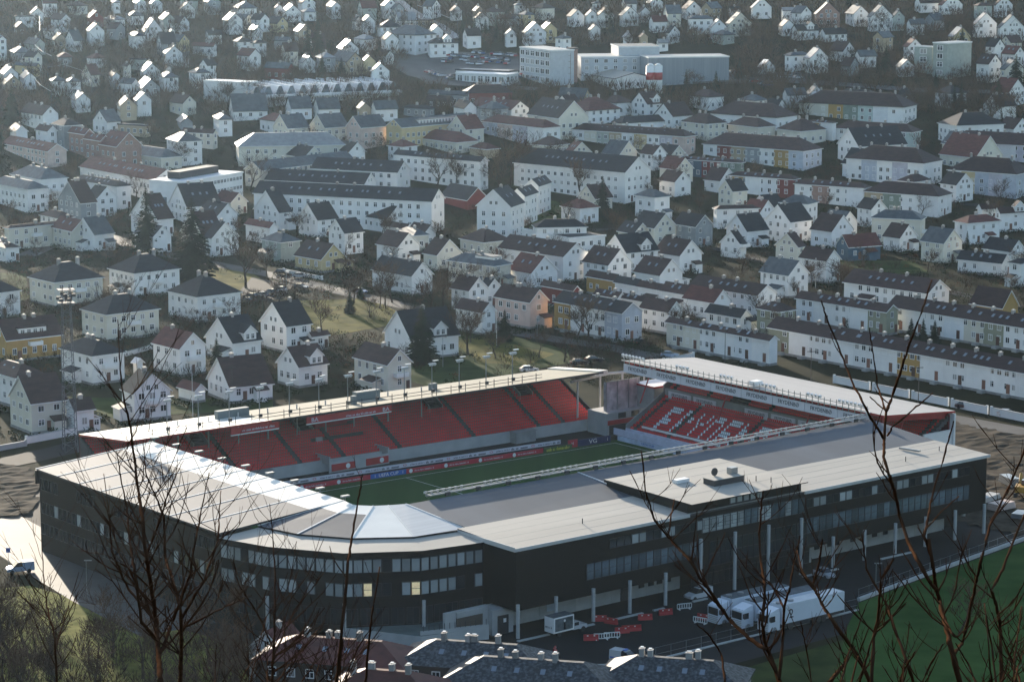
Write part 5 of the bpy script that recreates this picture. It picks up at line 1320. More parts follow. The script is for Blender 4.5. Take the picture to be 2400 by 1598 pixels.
# ---------------------------------------------------------------- trees
def grow(m, p, d, length, r, level, rr, spread, segs, ns=4, twig=None, up=0.25, kids=(5, 8), rmin=0.02):
    pts = [p]; rad = [r]; q = Vector(p); dd = Vector(d).normalized()
    for i in range(segs):
        dd = (dd + Vector((rr.uniform(-1, 1), rr.uniform(-1, 1), rr.uniform(-.6, 1) * 1.0)) * 0.16 + Vector((0, 0, up * .12))).normalized()
        q = q + dd * (length / segs); pts.append(q.copy()); rad.append(max(rmin, r * (1 - .8 * (i + 1) / segs)))
    tgt = m if level > 1 or twig is None else twig
    tgt.tube(pts, rad, ns if level > 1 else 3, 0, False)
    if level > 0:
        n = rr.randint(*kids)
        for k in range(n):
            t = rr.uniform(.28, 1.0) if level < 3 else rr.uniform(.35, 1)
            f = t * segs; i = min(int(f), segs - 1); bp = pts[i].lerp(pts[i + 1], f - i)
            ax = dd.orthogonal().normalized(); ax.rotate(Matrix.Rotation(rr.uniform(0, 6.283), 3, dd))
            nd = (dd * rr.uniform(.45, .9) + ax * spread + Vector((0, 0, up))).normalized()
            grow(m, bp, nd, length * rr.uniform(.42, .68), max(rmin, rad[i] * .55), level - 1, rr, spread, max(2, segs - 1), ns, twig, up, kids, rmin)
def bare_tree(seed, h=10.0, kids=(5, 7), spread=.75, levels=3, rmin=.022):
    rr = random.Random(seed); tr, tw = MB(), MB()
    grow(tr, Vector((0, 0, -.5)), Vector((0, 0, 1)), h * .62, h * .022, levels, rr, spread, 6, 6, tw, .3, kids, rmin)
    return tr, tw
PROTO = []
for s in range(5):
    a, b = bare_tree(20 + s, 10.0, (6, 8), .6 + .08 * s); PROTO.append((a.mesh('trunk', BARK), b.mesh('crown', TWIG)))
def bushy(seed, n=420, r=1.0, h=1.6):
    rr = random.Random(seed); m = MB()
    for k in range(n):
        a = rr.uniform(0, 6.28); q = math.sqrt(rr.random()) * r * .5; z = rr.random() ** .7 * h
        d = Vector((math.cos(a) * rr.uniform(.2, .9), math.sin(a) * rr.uniform(.2, .9), rr.uniform(.4, 1.2))).normalized() * rr.uniform(.3, .6)
        p = Vector((math.cos(a) * q, math.sin(a) * q, z * .5)); m.tube([p, p + d, p + d * 1.6 + Vector((0, 0, .1))], [.016, .013, .008], 3, 0, False)
    return m
def conifer(seed, h=10.0, w=.24, dens=26):
    rr = random.Random(seed); tr, cr = MB(), MB(); tr.tube([(0, 0, -.5), (0, 0, h)], [h * .022, .03], 7)
    lay = int(h * 4.2)
    for i in range(lay):
        t = i / lay; z = h * (.07 + .93 * t); R0 = h * w * (1 - t) ** .85 * rr.uniform(.8, 1.12) + .12
        n = int(8 + 11 * (1 - t))
        for k in range(n):
            a = rr.uniform(0, 6.28); L = R0 * rr.uniform(.65, 1.1); c, s = math.cos(a), math.sin(a); dz = -L * rr.uniform(.22, .5)
            base = Vector((0, 0, z)); tip = Vector((c * L, s * L, z + dz)); side = Vector((-s, c, 0))
            seg = 4
            for j in range(seg):
                t0, t1 = j / seg, (j + 1) / seg
                p = base.lerp(tip, (t0 + t1) / 2); wd_ = (.16 + .2 * L) * (1 - t0 * .75) * rr.uniform(.7, 1.2); ll = L / seg * 1.3
                for sg in (-1, 1):
                    q = p + side * sg * wd_ + Vector((c, s, 0)) * ll * .8 + Vector((0, 0, -wd_ * rr.uniform(.2, .7)))
                    cr.face([p, p + Vector((c, s, dz / L)) * ll, q])
                cr.face([p, p + Vector((c * .3, s * .3, -.5)) * rr.uniform(.3, .7) * (.4 + .2 * L), p + Vector((c, s, dz / L)) * ll])
    return tr.mesh('trunk', BARK), cr.mesh('crown', NEEDLE)
CON = [conifer(31, 10, .2), conifer(32, 10, .27), conifer(33, 10, .15)]
def plant(kind, px, py, h, label, proto=None, group=None, wide=1.0, cat='tree', rz=None):
    p = gp(px, py); t = thing('spruce_tree' if kind == 'c' else 'bare_tree', label, cat, p, hrnd.uniform(0, 6.28) if rz is None else rz, group)
    a, b = (CON if kind == 'c' else PROTO)[proto if proto is not None else hrnd.randrange(len(CON if kind == 'c' else PROTO))]
    s = h / 10.0 * (1.22 if kind == 'c' else 1.12)
    for nme, me in (('trunk', a), ('crown', b)): link(nme, me, t, scale=(s * wide, s * wide, s))
    return t
TREES = '''c 345 592 16.5 0 tall dark spruce left of its twin between the white villas
c 452 655 19 1 tall dark spruce right of its twin beside the street
c 989 852 11.5 1 dense green spruce before the long white black roofed house
c 1183 800 6.5 1 squat dark evergreen beside the flagpole lawn
c 508 858 5.5 1 small young spruce between two white houses near the far stand
c 1412 512 11.5 0 dark spruce before the big white apartment block
c 722 140 14 2 far dark conifer left of its neighbour on the hill
c 745 145 15 0 far dark conifer right of its neighbour on the hill
c 4 408 14 0 tall dark conifer cut by the left picture edge
c 2236 262 9 2 slim conifer, left of a pair beside the far road
c 2252 262 9.5 0 slim conifer, right of a pair beside the far road
c 2380 212 12 1 broad dark conifer high at the right picture edge
c 2338 262 11 1 broad dark conifer left of the right edge trees
c 616 740 3.6 2 little dark cypress beside the car park
c 28 292 12 1 shaggy conifer among the upper left houses
c 2266 598 6 2 dark columnar evergreen beside the cream gabled house
c 2135 803 5 1 small evergreen before the middle terrace, leftmost of three
c 2163 806 5.2 0 small evergreen before the middle terrace, middle of three
c 2190 808 5 1 small evergreen before the middle terrace, rightmost of three
c 1988 772 4.5 2 small evergreen beside the green terrace house
c 1085 97 8 1 dark hill conifer, leftmost of a row of four
c 1112 99 9 0 dark hill conifer, second of a row of four
c 1138 99 8.5 1 dark hill conifer, third of a row of four
c 1163 99 8 0 dark hill conifer, last of a row of four
c 1430 95 10 1 dark conifer above the white office roofs
c 820 735 5 1 rounded dark evergreen on the pale lawn, beside the street
c 845 700 3.4 1 low round evergreen above the pale lawn
c 2110 585 4 1 small round evergreen below the white black gabled house
c 1812 590 3.8 1 small round evergreen beside the white garden wall
b 577 676 14 0 bare tree beside the street, right of the two spruces
b 252 562 7.5 1 bare tree beside the bright street bend
b 920 710 10.5 2 bare tree before the white house with black roof
b 1040 726 12 3 large bare tree beside the street above the pale lawn
b 1008 740 11 0 bare tree left of the large one above the lawn
b 1212 756 10 4 spreading bare tree before the pinkish house
b 1098 832 11.5 1 slender bare tree on the flagpole lawn
b 1352 798 10 0 bare tree before the ochre and white terrace, left
b 1380 803 10.5 2 bare tree before the ochre and white terrace, right
b 1322 848 8 3 thin bare tree beside the street corner
b 1262 838 6 4 small bare tree at the lawn edge
b 1023 447 14.5 2 dark bare tree before the white slab, left
b 1068 441 10 0 smaller bare tree before the white slab
b 1165 452 15.5 3 broad bare tree between the two white blocks
b 1198 434 18 1 tallest bare tree between the two white blocks
b 1366 470 13.5 0 bare tree before the big white block
b 585 448 13 2 bare tree right of the sib office
b 537 250 9 4 bare tree left of the sawtooth factory
b 2162 376 9 0 bare tree behind the coloured terraces
b 1935 494 6 1 bare tree before the brick coloured terrace house
b 2158 508 7 2 bare tree before the last terrace end
b 2385 304 15 3 large bare tree at the right picture edge
b 2350 290 12 1 bare tree left of the large right edge tree
b 2144 262 9 2 bare tree below the building works
b 2185 265 9.5 4 bare tree right of the tree below the works
b 2215 262 8 0 bare tree left of the slim conifers
b 815 720 7 1 small bare tree before the yellow house
b 868 745 6 3 bare shrub tree at the pale lawn edge
b 890 690 8 4 bare tree beside the yellow gabled house
b 165 440 10 0 bare tree left of the red roofed long house
b 320 470 9 2 bare tree before the sib office
b 1640 500 7 3 bare tree beside the slate roofed villa
b 40 560 7 1 bare tree at the left edge below the cream villa
b 85 610 6 2 bare fruit tree beside the cream villa
b 255 625 6 4 bare reddish tree between two white villas
b 2330 300 12 0 bare tree behind the right hand terraces'''
for ln in TREES.splitlines():
    k, px, py, h, pr, lab = ln.split(None, 5); plant(k, float(px), float(py), float(h), lab, int(pr), 'named trees of the town', wide=1.25 if k == 'b' else 1.0)
# hillside and garden trees nobody tells apart
foot = [(H_[0].location.x, H_[0].location.y, max(4.5, H_[7] * .55)) for H_ in HOUSES]
tr = random.Random(5); SPOTS = []
def free(x, y, extra=0.0): return all((x - a) ** 2 + (y - b) ** 2 > (r * .8 + extra) ** 2 for a, b, r in foot)
cnt = 0
while cnt < 270:
    px, py = tr.uniform(-20, 2420), tr.uniform(-5, 270) if tr.random() < .58 else tr.uniform(270, 860)
    if py < 215 and 950 < px < 1720 and py > 115: continue
    p = gp(px, py + 6)
    if not free(p.x, p.y): continue
    far = py < 270
    plant('b', px, py + 6, tr.uniform(6, 11) if far else tr.uniform(5, 9), 'bare winter tree among the hillside houses' if far else 'bare garden tree between the town houses', None, 'bare hillside trees' if far else 'bare garden trees', wide=tr.uniform(1.15, 1.6)); cnt += 1
# woodland, scrub and hedges that read as one mass
LAWNS = [(690, 700, 940, 790), (900, 770, 1340, 905), (425, 612, 640, 690), (1945, 608, 2180, 646)]
def scrub(name, label, material, n, region, size, leafy, seed, dens=26, band=None):
    rr = random.Random(seed); m = MB(); done = 0; tries = 0
    while done < n and tries < n * 30:
        tries += 1
        px, py = rr.uniform(region[0], region[2]), rr.uniform(region[1], region[3])
        if 945 < px < 1720 and 112 < py < 214: continue
        if any(a <= px <= c and b <= py <= d for a, b, c, d in LAWNS) and rr.random() < .85: continue
        p = gp(px, py)
        if not free(p.x, p.y, .5) : continue
        if -45 < (SM.inverted() @ p).x < 135 and -20 < (SM.inverted() @ p).y < 135: continue
        s = rr.uniform(*size)
        for k in range(dens):
            a = rr.uniform(0, 6.283); b = rr.random(); q = Vector((math.cos(a) * s * math.sqrt(b), math.sin(a) * s * math.sqrt(b), rr.random() ** .8 * s * 1.1))
            c = p + q
            if leafy:
                d1 = Vector((rr.uniform(-1, 1), rr.uniform(-1, 1), rr.uniform(-1, 1))).normalized() * s * .28; d2 = Vector((rr.uniform(-1, 1), rr.uniform(-1, 1), rr.uniform(-1, 1))).normalized() * s * .28
                m.face([c, c + d1, c + d2])
            else:
                d1 = (Vector((q.x, q.y, s * rr.uniform(.6, 1.6)))).normalized() * s * rr.uniform(.5, 1.0); w = Vector((rr.uniform(-1, 1), rr.uniform(-1, 1), 0)).normalized() * s * .035
                m.face([c - w, c + w, c + d1])
        done += 1
    o = m.build(name, material); o['kind'] = 'stuff'; o['label'] = label
SHR = mat('brown_shrub', (0.05, 0.031, 0.019), .85, spec=0.02, var=.4, scale=.2)
SHG = mat('dark_hedge_leaf', (0.022, 0.035, 0.014), .8, spec=0.02, var=.4, scale=.3)
RUS = mat('rusty_beech_hedge', (0.13, 0.055, 0.025), .8, spec=0.02, var=.35, scale=.3)
scrub('hillside_woodland', 'grey brown leafless woodland between the hillside houses', TWIG, 2300, (-60, -40, 2460, 275), (2.2, 4.6), False, 41, 60)
scrub('garden_shrubs', 'brown bare shrubs in the gardens', SHR, 3000, (-40, 250, 2440, 900), (.9, 1.9), False, 42, 44)
scrub('garden_evergreens', 'dark green hedges and shrubs in the gardens', SHG, 2600, (-40, 120, 2440, 905), (.8, 1.7), True, 43, 40)
scrub('rusty_hedges', 'rust brown winter hedges in the gardens', RUS, 420, (0, 560, 2440, 900), (.7, 1.2), True, 44, 44)

# hedges and fences round the plots
hd = MB(); hr = random.Random(61)
for H_ in HOUSES:
    root, D = H_[0], H_[8]
    if D > 900 or hr.random() < .2: continue
    wl = next(c for c in root.children if c.name.startswith('wall')); bx = [Vector(c) for c in wl.bound_box]; Lx = max(b.x for b in bx); Ly = max(b.y for b in bx)
    Mx = Matrix.Translation(root.location) @ Matrix.Rotation(root.rotation_euler.z, 4, 'Z'); o1, o2 = hr.uniform(2.5, 6), hr.uniform(2.5, 6)
    for a, b in (((-Lx - o1, -Ly - o2), (Lx + o1, -Ly - o2)), ((-Lx - o1, -Ly - o2), (-Lx - o1, Ly + o2))):
        A, B = Vector((*a, 0)), Vector((*b, 0)); n = int((B - A).length / .55); gap = hr.uniform(.2, .8)
        for k in range(n):
            if abs(k / n - gap) < .12: continue
            c = Mx @ A.lerp(B, k / n)
            if not free(c.x, c.y, -1.0): continue
            c.z = zt(c.x, c.y)
            for q in range(9):
                p = c + Vector((hr.uniform(-.45, .45), hr.uniform(-.45, .45), hr.uniform(.1, 1.25))); d1 = Vector((hr.uniform(-1, 1), hr.uniform(-1, 1), hr.uniform(-1, 1))) * .5; d2 = Vector((hr.uniform(-1, 1), hr.uniform(-1, 1), hr.uniform(-1, 1))) * .5
                hd.face([p, p + d1, p + d2])
o = hd.build('garden_hedges', SHG); o['kind'] = 'stuff'; o['label'] = 'clipped dark hedges round the house plots'
for k in range(34):
    px, py = tr.uniform(0, 2400), tr.uniform(10, 240); p = gp(px, py)
    if free(p.x, p.y) and not (940 < px < 1720 and 100 < py < 215): plant('c', px, py, tr.uniform(5, 10), 'dark conifer scattered among the hillside houses', None, 'scattered hillside conifers')
# ---------------------------------------------------------------- vehicles
def car_meshes(kind, paint):
    L, W, H_ = {'car': (4.3, 1.75, 1.45), 'van': (4.5, 1.8, 1.85), 'bigvan': (5.4, 2.0, 2.2)}[kind]
    if kind == 'car': prof = [(-2.12, .35), (2.12, .35), (2.15, .62), (1.95, .78), (1.05, .93), (.9, .95), (-1.6, .98), (-2.05, .95), (-2.15, .6)]; cab = [(1.0, .92), (.25, 1.42), (-1.25, 1.45), (-1.95, .95)]
    elif kind == 'van': prof = [(-2.2, .35), (2.2, .35), (2.25, .65), (2.0, .85), (1.25, 1.05), (1.1, 1.08), (-.3, 1.1), (-.35, 1.8), (-2.2, 1.82), (-2.25, .6)]; cab = [(1.2, 1.05), (.45, 1.72), (-.3, 1.8), (-.36, 1.08)]
    else: prof = [(-2.65, .4), (2.6, .4), (2.68, .75), (2.35, 1.05), (1.75, 1.25), (1.6, 1.3), (.6, 1.3), (.5, 2.12), (-2.62, 2.18), (-2.7, .6)]; cab = [(1.7, 1.25), (.95, 2.05), (.5, 2.12), (.5, 1.28)]
    def extr(pts, w0, w1=None, mi=0):
        m = MB(); n = len(pts); w1 = w1 or w0
        zs = [z for _, z in pts]; lo, hi = min(zs), max(zs)
        wd_ = [w0 + (w1 - w0) * (z - lo) / (hi - lo) for z in zs]
        m.v += [(x, -w / 2, z) for (x, z), w in zip(pts, wd_)] + [(x, w / 2, z) for (x, z), w in zip(pts, wd_)]
        m.f.append(tuple(range(n))); m.f.append(tuple(reversed(range(n, 2 * n)))); m.m += [mi, mi]
        for i in range(n): j = (i + 1) % n; m.f.append((i, n + i, n + j, j)); m.m.append(mi)
        return m
    body = extr(prof, W, W * .93); glass = extr(cab, W * .94, W * .78)
    rf = MB(); xs_ = [cab[1], cab[2]]; rf.box(xs_[1][0] + .05, xs_[0][0] - .05, -W * .38, W * .38, cab[1][1] + .0, cab[1][1] + .05)
    wh = MB(); wh.tube([(0, -.11, 0), (0, .11, 0)], .33, 14)
    hl = MB(); hl.box(-.05, .05, -.16, .16, -.08, .08)
    return dict(L=L, W=W, body=body.mesh('body', paint), glass=glass.mesh('windows', GLASS), roof=rf.mesh('roof', paint), wheel=wh.mesh('wheel', RUBBER), head=hl.mesh('headlight', STEEL), tail=hl.mesh('tail_light', REDP))
PC = {}
def paint(name, col): return mat('car_paint_' + name, col, .25, metal=.3, coat=.6, var=0.02)
CP = {'black': paint('black', (.015, .016, .02)), 'silver': paint('silver', (.5, .52, .55)), 'white': paint('white', (.72, .73, .75)), 'blue': paint('blue', (.05, .1, .22)), 'red': paint('red', (.35, .03, .03)), 'grey': paint('grey', (.16, .17, .19)), 'paleblue': paint('pale_blue', (.35, .45, .6))}
def car(kind, colour, pos, head, label, cat='car', group=None, parts=True, name='parked_car'):
    key = (kind, colour)
    if key not in PC: PC[key] = car_meshes(kind, CP[colour])
    k = PC[key]; t = thing(name, label, cat, pos, head, group)
    link('body', k['body'], t); link('windows', k['glass'], t); link('roof', k['roof'], t)
    if parts:
        for x in (-.3 * k['L'], .31 * k['L']):
            for y in (-k['W'] / 2 + .08, k['W'] / 2 - .08): link('wheel', k['wheel'], t, (x, y, .33))
        for y in (-.62, .62): link('headlight', k['head'], t, (k['L'] / 2 - .02, y, .68)); link('tail_light', k['tail'], t, (-k['L'] / 2 + .02, y, .8))
    return t
def pxcar(kind, colour, px, py, deg, label, dz=.09, **kw):
    p = gp(px, py); p.z += dz; return car(kind, colour, p, R(deg), label, **kw)
for i, (x, y, c, lab) in enumerate([(576, 710, 'black', 'black car lowest in the row of cars by the lamp post'), (588, 700, 'black', 'black car second from the bottom of the slanted row'), (612, 697, 'silver', 'silver car in the middle of the slanted row'), (634, 690, 'grey', 'grey car fourth in the slanted row'), (655, 684, 'silver', 'silver estate car at the upper end of the slanted row')]):
    pxcar('car', c, x, y, 150, lab, group='cars parked by the lamp post')
pxcar('car', 'black', 704, 678, -20, 'dark car parked alone right of the lamp post')
pxcar('car', 'silver', 703, 652, -14, 'silver saloon driving on the street past the white wall', name='car')
pxcar('car', 'black', 662, 643, -14, 'black car on the street before the yellow house', name='car')
pxcar('car', 'blue', 844, 688, -40, 'dark blue car parked above the pale lawn')
pxcar('car', 'black', 1505, 808, 35, 'dark car parked beside the white terrace end')
pxcar('car', 'silver', 2362, 976, -15, 'silver estate car on the street right of the end stand', dz=.1, name='car')
pxcar('car', 'black', 1358, 856, 12, 'black car left of its twin on the street behind the far stand', dz=.1)
pxcar('car', 'black', 1393, 849, 12, 'black car right of its twin on the street behind the far stand', dz=.1)
pxcar('car', 'silver', 1240, 872, 12, 'silver car just behind the far stand roof')
pxcar('car', 'paleblue', 1570, 838, -10, 'pale blue car at the left end of the terrace garden')
pxcar('car', 'black', 2262, 958, -15, 'black car on the street beside the end stand corner', dz=.1)
pxcar('van', 'paleblue', 47, 1341, 200, 'pale blue small van driving on the sunlit access road', dz=.08, name='van', cat='van')
pxcar('bigvan', 'white', 298, 1343, -28, 'white delivery van on the shaded road behind the bare tree', dz=.08, name='van', cat='van')
pxcar('van', 'white', 1637, 1402, 215, 'small white van between the main stand and the truck cabs', dz=.03, name='van', cat='van')
pxcar('car', 'silver', 1932, 1352, -60, 'silver hatchback parked before the pale plinth wall', dz=.03)
t = pxcar('van', 'white', 1466, 1552, -32, 'white van with blue stripe in the dark yard', dz=.03, name='van', cat='van')
m = MB(); m.box(-2.1, 2.1, -.915, -.905, .62, .85); m.build('blue_stripe', BLUEAD, t)
m = MB(); m.box(-.2, .2, -.5, .5, 1.84, 1.95); m.build('light_bar', BLUEAD, t)
cr = random.Random(9); cols = ['white', 'silver', 'silver', 'grey', 'black', 'white', 'red', 'blue']
def lot(pts, n, ang, where):
    for k in range(n):
        a = pts[cr.randrange(len(pts))]; f = cr.random(); x = a[0] + (a[2] - a[0]) * f; y = a[1] + (a[3] - a[1]) * f + cr.uniform(-.6, .6); c = cr.choice(cols)
        pxcar('car', c, x, y, ang + cr.uniform(-4, 4), '%s car parked in rows %s' % (c, where), dz=.4, group='%s cars %s' % (c, where), parts=False)
lot([(1050, 134, 1195, 146), (1045, 142, 1190, 154), (1040, 149, 1130, 156), (1110, 128, 1215, 136)], 62, 75, 'in the far car park')
lot([(1000, 172, 1060, 190), (1060, 184, 1190, 197), (1215, 176, 1290, 190), (1205, 186, 1300, 195)], 46, 30, 'around the car showroom')
lot([(1710, 172, 1780, 186), (1730, 182, 1890, 188), (1760, 193, 1800, 205)], 30, 15, 'on the far right parking strip')
lot([(930, 112, 970, 122), (885, 95, 960, 108)], 14, 10, 'beside the far slate roofed building')

# lorries
def lorry(u, v, label, L=13.2, num=None, green=False):
    t = sthing('lorry', label, 'lorry', u, v, .03, R(180), 'white outside broadcast lorries')
    # local x forward (towards -u); origin at the cab front
    CPW = mat('lorry_white', (.7, .73, .78), .35, var=.04, scale=.3)
    m = MB(); m.box(-2.3, 0, -1.2, 1.2, .45, 3.1); m.prism([(-2.2, -1.15), (-.25, -1.15), (-.25, 1.15), (-2.2, 1.15)], 3.1, [3.75, 3.25, 3.25, 3.75]); m.build('cab', CPW, t)
    m = MB(); m.box(-.02, .05, -1.05, 1.05, 1.75, 2.85); m.build('windscreen', GLASS, t)
    for s in (-1, 1): m = MB(); m.box(-1.3, -.35, s * 1.2 - .02, s * 1.2 + .02, 1.8, 2.7); m.build('side_window', GLASS, t)
    m = MB(); [m.box(0, .06, -1.0, 1.0, .6 + .27 * i, .76 + .27 * i) for i in range(4)]; m.build('grille', CONCL, t)
    for s in (-1, 1): m = MB(); m.box(-.2, -.05, s * 1.35 - .1, s * 1.35 + .1, 2.0, 2.7); m.build('mirror', DARKM, t)
    m = MB(); m.box(-2.7 - L, -2.7, -1.25, 1.25, 1.15, 3.95); m.build('trailer_box', CPW, t)
    m = MB(); m.box(-2.68 - L, -2.72, -1.22, 1.22, 3.96, 4.05, 0); m.build('trailer_roof', RC['s'] if green else RC['w'], t)
    m = MB(); m.box(-2.2 - L, -2.5, -1.0, 1.0, .7, 1.1); m.build('chassis', DARKM, t)
    m = MB(); m.box(-2.7 - L * .45, -4, 1.1, 1.22, .45, 1.05); m.build('side_skirt', DARKM, t)
    wm = MB(); wm.tube([(0, -.15, 0), (0, .15, 0)], .5, 14); we = wm.mesh('wheel', RUBBER)
    for x in (-1.2, -4.6, -L * .72, -L * .8, -L * .88):
        for y in (-1.05, 1.05): link('wheel', we, t, (x, y, .5))
    if num: text('number', num, 2.0, (-4.6, 1.27, 2.5), R(90), R(180), INK, t, 1.0)
    m = MB(); [m.cyl(-3.2 - 2.4 * i, 0, 4.05, 4.3, .5, ns=10) for i in range(2)]; m.build('roof_vent', STEEL, t)
lorry(30.4, -22.0, 'white lorry with large number 2, nearest of the three', num='2')
lorry(28.6, -18.2, 'white lorry with grey slatted top, middle of the three', green=True)
lorry(27.4, -14.3, 'white lorry with grey roof, farthest of the three', L=12.0, green=True)
# box truck with picture panel
t = sthing('box_truck', 'white pickup truck with framed picture box before the pale plinth wall', 'truck', 7.4, -3.6, .03, R(2))
m = MB(); m.box(-3.3, .7, -1.05, 1.05, .75, 3.1); m.build('box', WHITE, t)
m = MB(); m.box(-3.3, .7, -1.0, 1.0, 3.11, 3.16); m.build('box_lid', RC['s'], t)
m = MB(); m.box(-3.05, .45, -1.1, -1.06, 1.0, 2.9); m.build('picture', mat('picture_panel', (.03, .05, .05), .4, var=.3, scale=.5, col2=(.16, .18, .2)), t)
m = MB(); m.tube([(-1.3, -1.12, 1.15), (-1.2, -1.13, 1.7), (-1.25, -1.13, 2.2)], [.1, .16, .12], 6); m.tube([(-1.0, -1.12, 1.15), (-1.2, -1.13, 1.7)], [.08, .1], 6); m.build('pictured_figure', INK, t)
m = MB(); m.tube([(-1.22, -1.12, 2.45), (-1.22, -1.15, 2.45)], .2, 10); m.build('pictured_ball', WHITE, t)
scribble('rear_print', -.8, .6, -3.33, 1.4, .4, INK, t, 4).rotation_euler = (0, 0, R(-90))
m = MB(); m.prism([(.7, -.95), (2.0, -.95), (2.0, .95), (.7, .95)], .6, [1.9, 1.75, 1.75, 1.9]); m.prism([(2.0, -.9), (3.5, -.9), (3.5, .9), (2.0, .9)], .5, [1.25, 1.1, 1.1, 1.25]); m.build('cab', CP['white'], t)
m = MB(); m.box(.9, 1.8, -.97, -.955, 1.2, 1.7); m.build('side_window', GLASS, t)
wm = MB(); wm.tube([(0, -.13, 0), (0, .13, 0)], .42, 14); we = wm.mesh('wheel', RUBBER)
for x in (-2.0, 2.7):
    for y in (-.85, .85): link('wheel', we, t, (x, y, .42))
# barriers
def barrier(px, py, deg, colour, label, L=2.4, h=1.0):
    p = gp(px, py); p.z += .03; t = thing('barrier', label, 'barrier', p, R(deg)); c = REDP if colour == 'red' else WHITE
    m = MB()
    for z in (.15, h - .12): m.box(-L / 2, L / 2, -.05, .05, z, z + .12)
    for k in range(7): x = -L / 2 + L * k / 6; m.box(x - .05, x + .05, -.045, .045, .27, h - .12)
    m.build('panel', c, t)
    for x in (-L * .35, L * .35): m = MB(); m.box(x - .08, x + .08, -.3, .3, 0, .14); m.build('foot', c, t)
def redblock(px, py, deg, label, L=2.2, h=.9):
    p = gp(px, py); p.z += .03; t = thing('plastic_barrier', label, 'barrier', p, R(deg))
    m = MB(); a = [(-.28, 0), (.28, 0), (.22, .3), (.12, .4), (.1, h), (-.1, h), (-.12, .4), (-.22, .3)]; n = len(a)
    m.v += [(-L / 2, y, z) for y, z in a] + [(L / 2, y, z) for y, z in a]; m.f += [tuple(range(n)), tuple(reversed(range(n, 2 * n)))]; m.m += [0, 0]
    for i in range(n): j = (i + 1) % n; m.f.append((i, n + i, n + j, j)); m.m.append(0)
    m.build('body', REDP, t); m = MB(); [m.box(x - .12, x + .12, -.13, -.09, h - .25, h - .1) for x in (-.5, .5)]; m.build('reflector', WHITE, t)
barrier(1410, 1499, 10, 'white', 'white barrier, left of the joined pair in the dark yard'); barrier(1434, 1496, 10, 'white', 'white barrier, right of the joined pair in the dark yard')
redblock(1385, 1500, 5, 'red plastic barrier left of the white barrier pair'); redblock(1458, 1483, 12, 'red plastic barrier just right of the white barrier pair'); redblock(1480, 1478, 12, 'long red plastic barrier end right of the white pair', 3)
redblock(1432, 1461, -30, 'red plastic barrier nearest the third facade column'); redblock(1405, 1455, 0, 'red plastic barrier behind the kerb block'); redblock(1512, 1452, 10, 'red plastic barrier halfway to the white van'); redblock(1560, 1440, 20, 'red plastic barrier before the glazed entrance')
barrier(1604, 1428, 20, 'white', 'white barrier beside the small white van'); barrier(1641, 1461, -35, 'white', 'white barrier before the farthest lorry'); redblock(1650, 1452, -30, 'red plastic barrier behind the white one by the lorries'); redblock(1300, 1530, 80, 'red plastic barrier alone in the open yard', 1.5)
barrier(577, 1444, -8, 'white', 'white barrier behind the bare tree, left one'); barrier(628, 1440, -8, 'white', 'white barrier behind the bare tree, right one'); redblock(556, 1436, -8, 'red plastic barrier behind the bare tree, left'); redblock(600, 1440, -8, 'red plastic barrier behind the bare tree, between the white ones')
# fence along the yard edge and the training pitch
fence_pts = [(1500, 1553), (1700, 1511), (1890, 1463), (2010, 1430)]
def seg_fence(label, a, b, h=.22, mat_=CONCL, w=.35, posts=True):
    A, B = gp(*a), gp(*b); d = B - A; t = thing('low_fence', label, 'fence', (A + B) / 2, math.atan2(d.y, d.x)); L = d.length
    m = MB(); m.box(-L / 2, L / 2, -w / 2, w / 2, -.5, h); m.build('kerb', mat_, t)
    if posts:
        m = MB()
        for z in (.9, 1.9): m.box(-L / 2, L / 2, -.015, .015, z, z + .03)
        m.build('wire', STEEL, t)
        for k in range(int(L / 3) + 1): m = MB(); m.cyl(-L / 2 + 3 * k, 0, h, 2.0, .035, ns=5); m.build('post', STEEL, t)
seg_fence('pale kerb with thin wire fence before the lorries', (1500, 1556), (2012, 1430))
seg_fence('pale kerb and wire fence between yard and training pitch, left half', (2012, 1408), (2180, 1345), .5, w=.6)
seg_fence('pale kerb and wire fence between yard and training pitch, right half', (2180, 1345), (2420, 1258), .5, w=.6)
seg_fence('thin pale kerb behind the nearest slate roofs', (1280, 1562), (1496, 1557), posts=False)
# garden walls
def garden_wall(label, a, b, h=1.3, mt=WHITE):
    A, B = gp(*a), gp(*b); d = B - A; L = d.length; t = thing('garden_wall', label, 'wall', (A + B) / 2, math.atan2(d.y, d.x))
    m = MB(); m.box(-L / 2, L / 2, -.12, .12, -1.5, h); m.build('wall', mt, t); m = MB(); m.box(-L / 2 - .05, L / 2 + .05, -.18, .18, h, h + .1); m.build('coping', CONCL, t)
    for s in (-L / 2, L / 2): m = MB(); m.box(s - .22, s + .22, -.22, .22, -1, h + .3); m.build('pier', mt, t)
for k in range(5):
    x0, x1 = 1955 + 92 * k, 1955 + 92 * (k + 1) - 10; garden_wall('white garden wall along the front terrace, %s from the left' % ORD[k], (x0, 897 + (x0 - 1955) * .205), (x1, 897 + (x1 - 1955) * .205), 1.6)
garden_wall('white wall beside the street below the yellow house', (665, 638), (755, 656), .9); garden_wall('low white wall at the left road below the off white house', (62, 1040), (178, 1018), 1.4); garden_wall('pale wall left of the road by the mast', (-10, 1058), (60, 1045), 1.0, CONCL)
garden_wall('white garden wall behind the red roofed white house', (295, 835), (355, 818), 1.0); garden_wall('white garden wall before the white black gabled house', (1750, 555), (1800, 553), 1.1); garden_wall('pale wall at the foot of the terrace end', (1555, 852), (1625, 838), 1.1)
